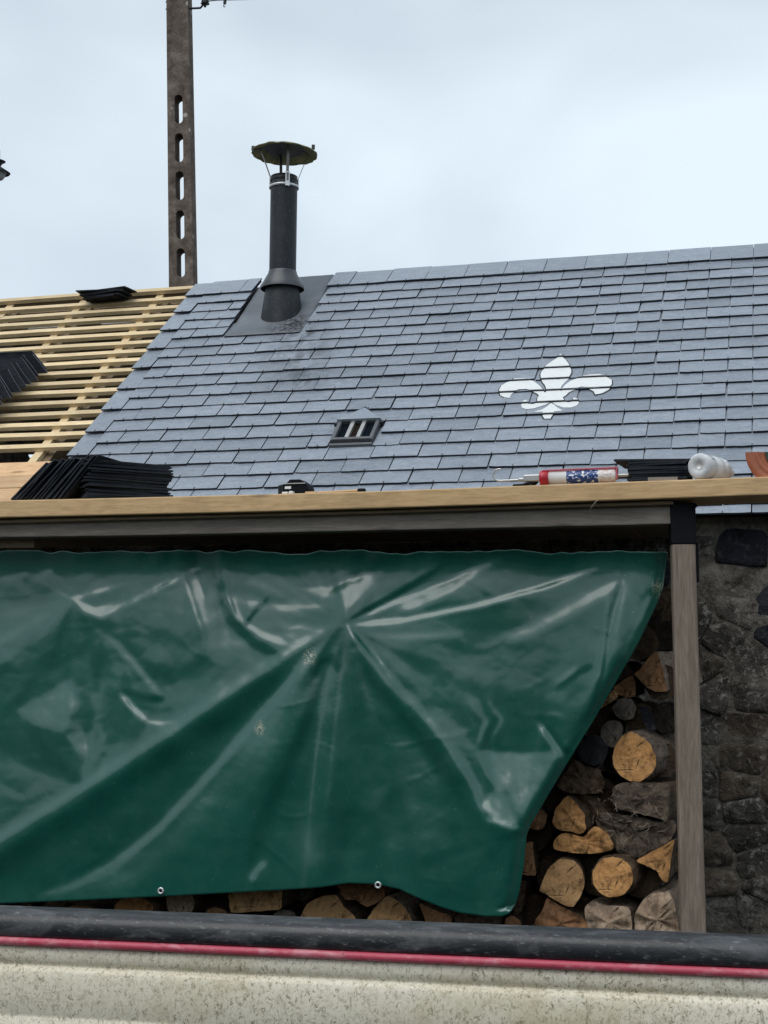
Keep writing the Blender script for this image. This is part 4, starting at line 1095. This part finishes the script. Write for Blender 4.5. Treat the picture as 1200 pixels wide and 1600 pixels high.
log('large orange round log with dark rot specks and shaggy bark beside the post', A([(770, 650), (820, 632), (900, 655), (960, 715), (1000, 800), (1005, 880), (960, 945), (890, 990), (820, 988), (760, 955), (710, 900), (690, 840), (700, 780), (720, 720)]), M['g_orange'], M['bark_grey'], Y0, .13, .03, rim=.03)
log('charcoal black round log end left of the large orange round', A(ell(565, 768, 103, 107, sd=2)), M['g_dark'], M['bark_dark'], Y0-.01, -.03, 0)
log('small grey round log with torn bark above the black one', A(ell(690, 652, 76, 95, sd=3, j=.08)), M['g_grey'], M['bark_grey'], Y0+.01, -.02, .01)
log('grey angular log end above the small grey round', A([(690, 465), (765, 400), (830, 408), (862, 470), (842, 550), (780, 562), (715, 525)]), M['g_grey'], M['bark_dark'], Y0+.06)
log('reddish brown split wedge topmost in the pile beside the post', A([(845, 232), (900, 190), (955, 120), (990, 75), (1022, 112), (1048, 200), (1062, 270), (1078, 358), (1000, 362), (930, 322)]), M['g_brown'], M['bark_pale'], Y0+.06, .10, .02)
log('brown split wedge just below the topmost wedge', A([(700, 330), (760, 290), (832, 240), (862, 300), (858, 390), (800, 402), (740, 380)]), M['g_brown'], M['bark'], Y0+.10)
log('thin tan splinter poking out from the edge of the tarpaulin', A([(590, 490), (650, 400), (712, 338), (742, 390), (690, 432)]), M['g_tan'], M['bark'], Y0+.05, -.1)
log('dark barked round by the post below the topmost wedge', A([(965, 480), (1040, 435), (1130, 440), (1170, 540), (1140, 650), (1030, 645), (980, 580)]), M['bark_dark'], M['bark_dark'], Y0+.09, rough=.01)
log('dark barked log under the black round along the tarpaulin edge', A([(300, 1010), (370, 920), (430, 828), (490, 862), (610, 900), (655, 990), (610, 1060), (500, 1075), (380, 1060)]), M['bark'], M['bark'], Y0+.0, -.1, rough=.01)
log('flat topped brown chunk with crusty bark under the large orange round', B([(690, 40), (760, 15), (860, 5), (1000, 20), (1090, 10), (1096, 100), (1080, 300), (1010, 255), (950, 240), (830, 218), (710, 192)]), M['bark_grey'], M['bark'], Y0+.0, .06, rough=.010)
log('orange split log with a ragged cracked face', B([(390, 95), (345, 140), (300, 200), (280, 270), (295, 330), (350, 346), (420, 352), (470, 378), (522, 330), (505, 275), (512, 240), (462, 180)]), M['g_orange'], M['bark'], Y0-.02, .08, .02, rough=.008)
log('wide flat orange split piece under the ragged cracked one', B([(278, 455), (310, 385), (362, 356), (440, 376), (500, 400), (556, 312), (600, 320), (655, 352), (692, 402), (720, 470), (650, 492), (540, 512), (440, 497), (340, 492)]), M['g_orange'], M['bark'], Y0-.015, .08, 0, rough=.009)
log('shaggy dark bark lump behind the ragged orange split', B([(400, 100), (480, 78), (570, 110), (640, 180), (690, 260), (690, 400), (600, 310), (520, 230), (460, 170)]), M['bark'], M['bark'], Y0+.03, .05, rough=.016)
log('mossy dark slab littered with straw leaning by the post', B([(560, 240), (640, 215), (760, 235), (900, 252), (1010, 290), (1138, 260), (1134, 392), (1000, 472), (880, 548), (780, 532), (712, 470), (700, 400), (650, 320)]), M['bark_grey'], M['bark_dark'], Y0+.02, .05, rough=.014)
log('orange pointed wedge hanging below the mossy slab', B([(862, 552), (1000, 478), (1132, 402), (1110, 500), (1082, 712), (1040, 690), (1010, 622), (930, 592)]), M['g_orange'], M['bark'], Y0-.005, .02)
log('smooth tan half round log with a pointed lower edge', B([(185, 765), (215, 680), (260, 595), (335, 542), (420, 550), (480, 600), (506, 680), (496, 760), (462, 838), (415, 886), (340, 852), (260, 802), (230, 786)]), M['g_tan'], M['bark'], Y0-.03, -.02, .02)
log('round orange log with star shaped cracks and thick bark', B(ell(700, 668, 155, 152, sd=9, j=.02)), M['g_orange'], M['bark'], Y0-.03, .09, .02, rim=.07)
log('brown torn chunk on the bottom row under the tan half round', B([(140, 1100), (160, 955), (222, 900), (240, 800), (300, 850), (400, 902), (480, 940), (530, 990), (560, 1100)]), M['g_brown'], M['bark'], Y0-.02, rough=.012)
log('pale flaky split on the bottom row under the star cracked round', B([(498, 880), (560, 832), (640, 872), (760, 870), (822, 880), (834, 960), (850, 1120), (560, 1120), (512, 960)]), M['g_pale'], M['bark_pale'], Y0-.02, .04, rough=.014)
log('pale lumpy log at the foot of the post', B([(846, 1120), (850, 930), (900, 832), (980, 782), (1050, 792), (1082, 750), (1132, 852), (1152, 970), (1165, 1120)]), M['g_pale'], M['bark_pale'], Y0-.03, .03, rough=.016)
log('small reddish stub tucked beside the lower corner of the tarpaulin', B([(90, 270), (150, 250), (200, 188), (248, 240), (232, 310), (190, 347), (110, 330)]), M['g_brown'], M['bark_dark'], Y0+.01)
log('narrow reddish plank end behind the lower tarpaulin edge', B([(40, 650), (60, 480), (100, 430), (142, 418), (168, 662)]), M['g_brown'], M['bark'], Y0+.02)
log('dark bark strip hanging behind the lower tarpaulin edge', B([(62, 690), (104, 700), (80, 820), (66, 910), (10, 950), (20, 800)]), M['bark'], M['bark'], Y0+.03)
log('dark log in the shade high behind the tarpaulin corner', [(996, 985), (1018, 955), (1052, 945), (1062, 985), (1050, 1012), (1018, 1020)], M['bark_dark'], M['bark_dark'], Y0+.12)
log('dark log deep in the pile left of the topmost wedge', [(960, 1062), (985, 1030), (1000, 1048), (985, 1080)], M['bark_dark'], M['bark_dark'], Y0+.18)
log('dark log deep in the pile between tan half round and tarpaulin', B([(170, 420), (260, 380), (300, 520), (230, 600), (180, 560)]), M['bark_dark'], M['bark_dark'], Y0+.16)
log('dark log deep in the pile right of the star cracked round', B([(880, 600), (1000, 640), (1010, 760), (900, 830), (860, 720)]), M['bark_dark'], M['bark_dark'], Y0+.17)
# bottom gap
YB = 4.68
log('reddish log just showing at the left end under the hem', C3(ell(170, 235, 120, 58, sd=11)), M['g_brown'], M['bark'], YB)
log('orange log between bark rims under the left eyelet', C3(ell(515, 195, 130, 75, sd=12, j=.04)), M['g_orange'], M['bark'], YB, .06, rim=.05)
log('pale crumpled round log end just right of the left eyelet', C3(ell(806, 165, 92, 82, sd=13, j=.04)), M['g_pale'], M['bark'], YB+.02, .06)
log('low brown log top with a dark rim between pale round and square block', C3(ell(1030, 260, 84, 75, sd=14)), M['g_brown'], M['bark'], YB+.03, rim=.08)
log('squared tan block under the hem', C4([(70, 60), (240, 50), (402, 60), (406, 240), (240, 256), (75, 272)]), M['g_tan'], M['bark'], YB, .03)
log('dark round log peeping under the hem right of the square block', C4(ell(525, 110, 85, 78, sd=15)), M['g_grey'], M['bark_dark'], YB+.10)
log('small grey stub low beside the square block', C4(ell(420, 290, 75, 45, sd=25)), M['g_grey'], M['bark_dark'], YB+.04)
log('broad tan round log under the hem left of the right eyelet', C4([(500, 380), (510, 290), (560, 212), (650, 160), (745, 150), (785, 220), (860, 295), (880, 390)]), M['g_tan'], M['bark'], YB-.01, .05)
log('jagged reddish split hanging under the right eyelet', C4([(745, 60), (750, 135), (800, 188), (860, 182), (930, 232), (1020, 190), (1050, 130), (1040, 60)]), M['g_brown'], M['bark'], YB+.02, rough=.012)
log('light tan triangular chunk right of the right eyelet', C4([(920, 380), (935, 300), (975, 240), (1060, 150), (1135, 195), (1190, 250), (1230, 380)]), M['g_tan'], M['bark_pale'], YB-.01, .03, rough=.01)
log('brown wedge under the dipping hem', C5([(380, 200), (480, 250), (590, 290), (560, 400), (440, 380)]), M['g_brown'], M['bark'], YB+.02)
log('dark brown log under the lowest point of the hem', C5([(600, 280), (740, 300), (880, 310), (900, 420), (600, 420)]), M['bark'], M['bark'], YB+.03)
log('brown stub beside the lowest tarpaulin corner', C5([(890, 420), (920, 300), (960, 280), (1010, 310), (1040, 420)]), M['g_brown'], M['bark'], YB+.05)
# loose straw on the mossy slab
stw = MB(); rs = random.Random(5)
for i in range(60):
    px, py = rs.gauss(985, 30), rs.gauss(1272, 22)
    if not (925 < px < 1045 and 1238 < py < 1330): continue
    P = at(px, py, Y0-.012+rs.uniform(-.01, .03)); a = rs.uniform(0, 6.3); l = rs.uniform(.01, .035)
    q = P+Vector((math.cos(a)*l, rs.uniform(-.01, .01), math.sin(a)*l*.8)); stw.tube([P, P.lerp(q, .5)+Vector((0, -.004, rs.uniform(-.006, .006))), q], .0009, 4, sm=False)
so_ = stw.build('straw', M['straw']); tag(so_, 'dry straw and twigs scattered over the mossy slab', 'straw', kind='stuff')
bs = empty('broken_slate', at(1011, 1125, Y0+.05), 'broken blue grey slate stuck between logs by the post', 'slate')
pts = A([(880, 470), (948, 460), (975, 540), (1002, 622), (940, 625), (910, 560)])
vs = [at(x, y, Y0+.055) for x, y in pts]; n = 6
MB().add(vs+[v_+Vector((0, .007, 0)) for v_ in vs], [tuple(range(n)), tuple(range(2*n-1, n-1, -1))]+[(k, n+k, n+(k+1) % n, (k+1) % n) for k in range(n)]).build('shard', M['stone_blue'], bs)
# the bulk of the pile under the sheet
core = MB(); rs = random.Random(11)
zz = .07; rowi = 0
while zz < 1.98:
    x = -2.95 + (rowi % 2)*.07
    while x < -.36:
        r = rs.uniform(.055, .075); yb = 4.79+rs.uniform(0, .06)
        if True:
            prof = [Vector((r*math.cos(2*math.pi*k/12)*rs.uniform(.9, 1.05), 0, r*math.sin(2*math.pi*k/12)*rs.uniform(.9, 1.05))) for k in range(12)]
            vs = [Vector((x, yb, zz))+p for p in prof]+[Vector((x, yb+.36, zz))+p for p in prof]
            core.add(vs, [tuple(range(12))], 0); core.add(vs, [(k, 12+k, 12+(k+1) % 12, (k+1) % 12) for k in range(12)], 1)
        x += .142
    zz += .128; rowi += 1
co_ = core.build('firewood_pile', [M['core'], M['bark']]); tag(co_, 'dark mass of stacked firewood behind the tarpaulin and the front logs', 'firewood', kind='stuff')
lowp = MB(); x = -2.9     # front courses low down, behind the boat
for zz in (.07, .2, .33, .46, .59):
    x = -2.9
    while x < -.35:
        r = .062; prof = [Vector((r*math.cos(2*math.pi*k/10)*rs.uniform(.9, 1.05), 0, r*math.sin(2*math.pi*k/10)*rs.uniform(.9, 1.05))) for k in range(10)]
        vs = [Vector((x, 4.66, zz))+p for p in prof]+[Vector((x, 4.82, zz))+p for p in prof]
        core_f = lowp.add(vs, [tuple(range(10))], 0); lowp.add(vs, [(k, 10+k, 10+(k+1) % 10, (k+1) % 10) for k in range(10)], 1); x += .132
lp = lowp.build('firewood_base', [M['g_brown'], M['bark']]); tag(lp, 'lowest courses of the firewood pile behind the boat', 'firewood', kind='stuff')

# ------------------------------------------------------------------ slate stacks
stack_meshes = [slate_mesh(.22, .31, 500+i, [M['slate_dark']], .0058, False, .003) for i in range(8)]
def sslate(parent, Mx):
    o = bpy.data.objects.new('slate', random.choice(stack_meshes)); COL.objects.link(o); o.parent = parent; setm(o, wm(parent).inverted() @ Mx); return o
def zplank(px): return at(px, lerp_tab([(0, 782), (220, 777), (420, 772), (600, 767), (760, 761), (900, 755.5), (1050, 750), (1200, 744.5)], px), YP).z+.001
# big flat stack
c = at(187, 780, YP+.22); zb = zplank(187)
stk = empty('slate_stack', (c.x, c.y, zb), 'tall flat stack of new black slates on the plank', 'slate stack')
h = zb
for i in range(23):
    a = math.radians(ru(-50, -44)) if i > 4 else math.radians(ru(-48, -45))
    Mx = Matrix.Translation((c.x+ru(-.007, .007)+.008*math.sin(i*.5), c.y+ru(-.008, .008), h)) @ Matrix.Rotation(a, 4, 'Z') @ Matrix.Rotation(ru(-.012, .012), 4, 'X') @ Matrix.Rotation(ru(-.01, .01), 4, 'Y') @ Matrix.Translation((0, -.155, 0))
    sslate(stk, Mx); h += .0062 + (.0005 if i % 5 == 0 else 0)
# leaning slates left of it
c0, c1 = at(36, 781, YP+.12), at(124, 781, YP+.12)
lean = empty('slate_stack', ((c0.x+c1.x)/2, YP+.2, zplank(80)), 'row of black slates leaning against the tall flat stack', 'slate stack')
n = 17
for i in range(n):
    f = i/(n-1); x = c0.x + (c1.x-c0.x-.02)*f
    ang = math.radians(44 + ru(-2, 3) + 4*f)
    # slate standing on its long edge: local x (width) -> up and right, local y (length) -> back
    ux = Vector((math.cos(ang), 0, math.sin(ang))); uy = Vector((0, 1, 0)); uz = ux.cross(uy)
    Mx = Matrix(((ux.x, uy.x, uz.x, 0), (ux.y, uy.y, uz.y, 0), (ux.z, uy.z, uz.z, 0), (0, 0, 0, 1))); Mx.translation = Vector((x, YP+.03+ru(0, .02), zplank(80)+.003)) + ux*.11*(.86+.06*f)
    Mx = Mx @ Matrix.Diagonal((.86+.06*f, .9, 1, 1)); sslate(lean, Mx)
# stack leaning on the battens at the left edge
rs_ = empty('slate_stack', rp(-1.55, .9, .03), 'fanned stack of black slates lying on the open battens at left', 'slate stack')
n = 17
LE = simple('slate_lit_edge', (.13, .14, .16), .6)  # edges painted paler for the light they catch
for i in range(n):
    f = i/(n-1)
    tpx = (50-62*f+ru(-2, 2) + 5*math.sin(i*1.9), 548+62*f+ru(-1.5, 1.5)); bpx = (75-68*f+ru(-2, 2)+6*math.sin(i*1.9), 578+72*f+ru(-1.5, 1.5))
    hn = .115
    tu, tv = ruv(*tpx, hn); bu, bv = ruv(*bpx, .018)
    T = rp(tu, tv, hn); Bp = rp(bu, bv, .018)
    ux = (EX + Vector((0, ru(-.05, .05), ru(-.03, .03)))).normalized(); up__ = T-Bp; nr_ = ux.cross(up__).normalized(); nr_ = nr_ if nr_.dot(EYE-T) > 0 else -nr_; th = nr_*.0065; Bp = Bp+nr_*(.0085*i+ru(0, .003)); T = T+nr_*(.0085*i+ru(0, .003))
    w_ = ru(.30, .36); c4 = [Bp-ux*w_, Bp, T, T-ux*w_]; mid4 = Bp.lerp(T, .5)+ux*ru(-.006, .003)
    poly_ = [c4[0], c4[1], mid4, c4[2], T-ux*(w_*.5)+up__*ru(-.02, .02), c4[3]]; n6 = 6
    fb = MB(); fb.add(poly_+[q-th for q in poly_], [tuple(range(n6)), tuple(range(2*n6-1, n6-1, -1))]); fb.add(poly_+[q-th for q in poly_], [(k, n6+k, n6+(k+1) % n6, (k+1) % n6) for k in range(n6)], 1)
    fb.build('slate', [M['slate_dark'], LE], rs_)
# small stack on the ridge
c = at(168, 469, 1); u_, v_ = ruv(168, 466, .03)
P = rp(u_, v_-.02, .03); rk = empty('slate_stack', P, 'small flat stack of black slates set on the ridge batten', 'slate stack')
for i in range(7):
    Mx = Matrix.Translation(P+Vector((ru(-.012, .012)+.012*(i-3)*(-1)**i*.5, ru(-.01, .01), i*.0075))) @ Matrix.Rotation(math.radians(90+ru(-9, 5)), 4, 'Z') @ Matrix.Rotation(ru(-.05, .02), 4, 'X') @ Matrix.Diagonal((.62, .70+.05*i, 1, 1)) @ Matrix.Translation((0, -.155, 0)); sslate(rk, Mx)
# stack by the bottle
c = at(1040, 752, YP+.12); zb = zplank(1040)
s4 = empty('slate_stack', (c.x, YP+.13, zb), 'short black slate stack behind the clear bottle on the plank', 'slate stack')
h = zb
for i in range(11):
    last = i == 10
    Mx = Matrix.Translation((c.x+ru(-.006, .006)+(.012 if last else -.012), YP+.13+ru(-.006, .006), h)) @ Matrix.Rotation(math.radians(90+ru(-5, 5)), 4, 'Z') @ Matrix.Rotation(ru(-.01, .01)+(.03 if last else 0), 4, 'X') @ Matrix.Diagonal((.85, 1.0 if last else .60, 1, 1)) @ Matrix.Translation((0, -.155, 0)); sslate(s4, Mx); h += .0066
# loose shards lying flat along the plank
for i, (px, w_, lab) in enumerate(((275, .10, 'thin black slate shard on the plank right of the tall stack'), (322, .16, 'long black slate shard on the plank between tall stack and black tool'), (385, .12, 'black slate offcut on the plank just left of the black tool'), (15, .10, 'black slate offcut at the left end of the plank'))):
    P = at(px, 776, YP+.08); P.z = zplank(px); sd_ = slate_mesh(w_, .12, 900+i, [M['slate_dark']], .005, False, .006); o = link('slate_offcut', sd_); setm(o, Matrix.Translation(P) @ Matrix.Rotation(ru(-.2, .2), 4, 'Z') @ Matrix.Rotation(.03, 4, 'Y')); tag(o, lab, 'slate')

# ------------------------------------------------------------------ things on the plank
zc = zplank(910); CY = YP+.045
Lx = lambda px: at(px, 748, CY).x
gun = empty('caulking_gun', (Lx(890), CY, zc), 'red and grey caulking gun with a blue labelled cartridge on the plank', 'caulking gun')
def zcg(py, px): return at(px, py, CY).z
R_c = .0225; slope = (zplank(1000)-zplank(760))/(Lx(1000)-Lx(760))
Mg = Matrix.Translation((Lx(858), CY, zc+R_c+.002)) @ Matrix.Rotation(-math.atan(slope), 4, 'Y') @ Matrix.Rotation(math.pi/2, 4, 'Y')
ln_ = Lx(963)-Lx(858)
cart = MB()
cart.lathe([(R_c-.003, 0), (R_c-.002, ln_*.0), (R_c-.002, ln_*.98)], Mg, 28, 0)
cart.build('cartridge', M['white_pl'], gun)
MB().lathe([(R_c-.0014, ln_*.27), (R_c-.0014, ln_*.74)], Mg, 28).build('blue_label', M['label'], gun)
MB().lathe([(R_c-.0014, ln_*.76), (R_c-.0014, ln_*.97), (R_c-.006, ln_), (.006, ln_*1.01)], Mg, 28).build('pale_label', M['label2'], gun)
MB().lathe([(.006, ln_), (.0055, ln_+.03), (.0035, ln_+.075), (0, ln_+.076)], Mg, 14).build('nozzle', M['alu'], gun)
MB().lathe([(0, -.028), (R_c+.001, -.028), (R_c+.002, -.026), (R_c+.002, -.002), (R_c-.004, .0)], Mg, 28).build('collar', M['red'], gun)
fm = MB(); 
for s_ in (-1, 1): fm.box((-R_c-.003 if s_ < 0 else -R_c-.003, s_*.010-.005, -.02), (-R_c+.001, s_*.010+.005, ln_+.004), Mg)
fm.box((-R_c-.003, -.018, ln_+.001), (.012, .018, ln_+.005), Mg); bevel(fm.build('frame', M['pinkred'], gun), .001)
hb = MB(); hb.box((-.013, -.011, -.082), (.010, .011, -.028), Mg).box((-.004, -.008, -.100), (.008, .008, -.080), Mg); bevel(hb.build('body', M['alu'], gun), .004)
tg = MB(); tg.tube([Mg @ Vector((.010, 0, -.04)), Mg @ Vector((.02, .03, -.06)), Mg @ Vector((.021, .06, -.10))], .006, 8); tg.tube([Mg @ Vector((.012, -.004, -.05)), Mg @ Vector((.021, -.012, -.085)), Mg @ Vector((.022, -.012, -.115))], .005, 8); tg.build('handle', M['black'], gun)
rod = MB(); hk = [Mg @ Vector((.002, 0, -.09)), Mg @ Vector((.002, 0, -.14)), Mg @ Vector((.002, 0, -.163))]
cx = Mg @ Vector((-.017, 0, -.163))
for k in range(1, 9):
    a = math.radians(-90 - k*25); hk.append(cx + Vector((.019*math.cos(a), 0, .019*math.sin(a))))
rod.tube(hk, .0028, 10); rod.build('plunger_rod', M['steel'], gun)
# clear bottle
bw = at(1098, 730, YP+.05); rb = .0405
bot = empty('bottle', (bw.x, YP+.1, zplank(1098)), 'clear plastic bottle lying on its side at the plank end', 'bottle')
bdir = Vector((.42, .86, 0)).normalized()
Mbq = bdir.to_track_quat('Z', 'Y').to_matrix().to_4x4(); Mbq.translation = Vector((bw.x-.012, YP+.012, zplank(1098)+rb+.001))
prof = [(0, .012), (.012, .008), (.02, .001), (.034, 0), (rb-.001, .006), (rb, .014), (rb, .05), (rb-.003, .053), (rb-.003, .057), (rb, .06), (rb, .10), (rb-.002, .103), (rb-.002, .107), (rb, .11), (rb-.002, .14), (.03, .165), (.014, .185), (.0135, .20)]
bo = MB().lathe(prof, Mbq, 36).build('body', M['clear'], bot)
sm_ = bo.modifiers.new('thick', 'SOLIDIFY'); sm_.thickness = .0012
MB().lathe([(.0155, .19), (.0155, .205), (0, .206)], Mbq, 20).build('cap', M['white_pl'], bot)
MB().lathe([(0, .0115), (.009, .0075), (.0095, .0065)], Mbq, 20).build('base_knob', M['white_pl'], bot)
# terracotta tile
tx = at(1222, 704, YP+.03); 
tile = empty('ridge_tile', (tx.x, YP+.1, zplank(1200)), 'terracotta half round tile at the right end of the plank', 'tile')
Mt = Matrix.Translation((tx.x, YP+.03, tx.z)) @ Matrix.Rotation(math.radians(-8), 4, 'Z') @ Matrix.Rotation(-math.pi/2, 4, 'X')
k_ = (at(1222, 704, YP+.03)-EYE).dot(Fw)/FPX
pr = []
for r, y in ((56, 0), (57, .004), (57, .16), (27, .16), (27, .012), (30, .010), (35, .006), (36, -.002), (40, -.003), (43, .001), (46, -.004), (53, -.004), (56, 0)): pr.append((r*k_, y))
MB().lathe(pr, Mt, 30, 0, True, math.radians(0), math.radians(180)).build('shell', M['terracotta'], tile)
# dark moss inside
MB().lathe([(26.5*k_, .006), (20*k_, .02), (0, .03)], Mt, 24, 0, True, 0, math.pi).build('inside_dirt', M['green_dark'], tile)
# black tool / hook box
tb = at(460, 773, YP+.06); zb = zplank(460)
tool = empty('hook_box', (tb.x, tb.y, zb), 'small black plastic tool box with pale label standing on the plank', 'tool')
Wt = at(483, 773, YP+.06).x-at(444, 773, YP+.06).x; x0 = at(444, 773, YP+.06).x
bx_ = MB(); yy0, yy1 = YP+.05, YP+.12
prf = [(0, 0), (0, .036), (.014, .044), (.022, .053), (Wt-.03, .053), (Wt-.006, .037), (Wt, .02), (Wt-.004, 0)]
vs = [Vector((x0+a, y, zb+b)) for y in (yy0, yy1) for a, b in prf]; n = len(prf)
bx_.add(vs, [tuple(range(n))[::-1], tuple(range(n, 2*n))]+[(k, (k+1) % n, n+(k+1) % n, n+k) for k in range(n)]); bevel(bx_.build('case', M['black'], tool), .002)
for k in range(4): bevel(MB().box((x0-.018+k*.0048, yy0-.002, zb), (x0-.0145+k*.0048, yy1-.01, zb+.034+.001*k)).build('rib', M['metal_dark'], tool), .0008)
MB().box((x0+.006, yy0-.0015, zb+.021), (x0+.028, yy0-.0005, zb+.030)).build('label', M['white_pl'], tool)
bevel(MB().box((x0-.004, yy0-.0045, zb+.037), (x0+Wt-.01, yy0-.0008, zb+.040)).build('edge_strip', M['alu'], tool), .0005)
wch = MB().box((x0+.006, yy0-.03, zb), (x0+.026, yy0-.008, zb+.008)).box((x0+.03, yy0-.03, zb), (x0+.044, yy0-.008, zb+.010))
wc = bevel(wch.build('wood_chip', M['white_pl']), .002); tag(wc, 'pale offcut chips in front of the black tool box', 'offcut')
w2 = MB().box((x0+Wt-.005, yy0-.02, zb), (x0+Wt+.034, yy0+.004, zb+.008)); tag(bevel(w2.build('wood_chip', M['sark']), .002), 'flat pale wood chip right of the black tool box', 'offcut')
s0, s1 = at(496, 770, YP+.06), at(566, 764, YP+.06)
stick = empty('small_chisel', (s0.x, s0.y, zplank(500)), 'thin pale stick with a black knob lying on the plank', 'tool')
MB().tube([Vector((s0.x, s0.y, zplank(496)+.006)), Vector((s1.x-.015, s1.y, zplank(566)+.010))], .0045, 8).build('shaft', M['sark'], stick)
bevel(MB().box((s1.x-.016, s1.y-.007, zplank(566)+.002), (s1.x+.012, s1.y+.007, zplank(566)+.017)).build('knob', M['black'], stick), .004)
# batten scrap beside slate stack near the bottle
P = at(1036, 748, YP+.02); tag(bevel(MB().box((P.x-.046, YP+.012, zplank(1036)), (P.x+.045, YP+.026, zplank(1036)+.011)).build('wood_offcut', M['grey_beam']), .001), 'grey wood strip lying in front of the short slate stack', 'offcut')
# shaving hanging off the plank
P = [at(934, 781, YP-.003), at(930, 785, YP-.008), at(926, 790, YP-.006), at(921, 797, YP-.004)]
tag(MB().tube(P, [.0015, .0012, .001, .0004], 5).build('wood_splinter', M['straw']), 'pale splinter hanging from the lower edge of the plank', 'splinter')

# ------------------------------------------------------------------ boat in the foreground
bz = EYE.z-.46
pL, pR = Vector((-1.425, 2.43, bz)), Vector((-.037, 2.572, bz))
bd_ = (pR-pL).normalized(); bn = Vector((bd_.y, -bd_.x, 0))        # bn points at the camera
boat = empty('boat', (pL+pR)/2*1.0 - Vector((0, 0, bz)) - bn*.55, 'grimy cream boat hull with black rubber rail and red bead across the foreground', 'boat')
mid = (pL+pR)/2
def bp(s, o, h):      # s along, o outwards (towards camera), h above the rail top
    # the side runs straight amidships and draws in towards both ends
    e = max(0, abs(s)-1.15); inn = .10*e*e
    return mid + bd_*s + bn*(o-inn) + Vector((0, 0, h + .02*e*e))
def sweep(name, prof, mat, s0=-2.3, s1=2.3, n=60, sm=True, wob=0, close=False):
    mb = MB(); m = len(prof); vs = []
    for i in range(n+1):
        s_ = s0+(s1-s0)*i/n
        for o, h in prof:
            w_ = wob*noise.noise(Vector((s_*3.1, o*20, h*20))); vs.append(bp(s_, o+w_, h+w_*.6))
    fs = [(i*m+k, (i+1)*m+k, (i+1)*m+k+1, i*m+k+1) for i in range(n) for k in range(m-1)]
    mb.add(vs, fs, 0, sm); return mb.build(name, mat, boat)
rail = [(-.06, -.001), (-.03, .0), (-.012, -.001), (-.002, -.004), (.006, -.010), (.010, -.018), (.012, -.030), (.0115, -.040), (.008, -.045), (.002, -.047), (-.01, -.048)]
sweep('rubber_rail', rail, M['rubber'], wob=.0012)
bead = [(.0, -.046)] + [(.006+.0085*math.cos(a), -.0535+.0078*math.sin(a)) for a in [math.radians(d) for d in range(95, -110, -20)]] + [(-.004, -.062)]
sweep('red_bead', bead, M['bead'], wob=.0012, n=120)
hp = [(-.006, -.060), (.002, -.064), (.004, -.075), (.003, -.088), (-.002, -.0935), (-.004, -.096), (-.001, -.099), (.005, -.102), (.0075, -.107), (.0085, -.118), (.0112, -.182), (.0095, -.185), (.0112, -.188), (.010, -.30), (-.015, -.45), (-.10, -.66), (-.24, -.86), (-.42, -.97), (-.55, -1.0)]
sweep('hull', hp, M['hull'], wob=.0012)
sweep('side_deck', [(-.05, -.006), (-.18, -.05), (-.20, -.08), (-.24, -.36), (-.55, -.46)], M['bilge'])
# far half of the boat
sweep('far_side', [(-.55, -1.0), (-.75, -1.0), (-.95, -.88), (-1.06, -.70), (-1.12, -.36), (-1.08, -.33), (-.92, -.32), (-.90, -.50), (-.55, -.46)], M['bilge'])
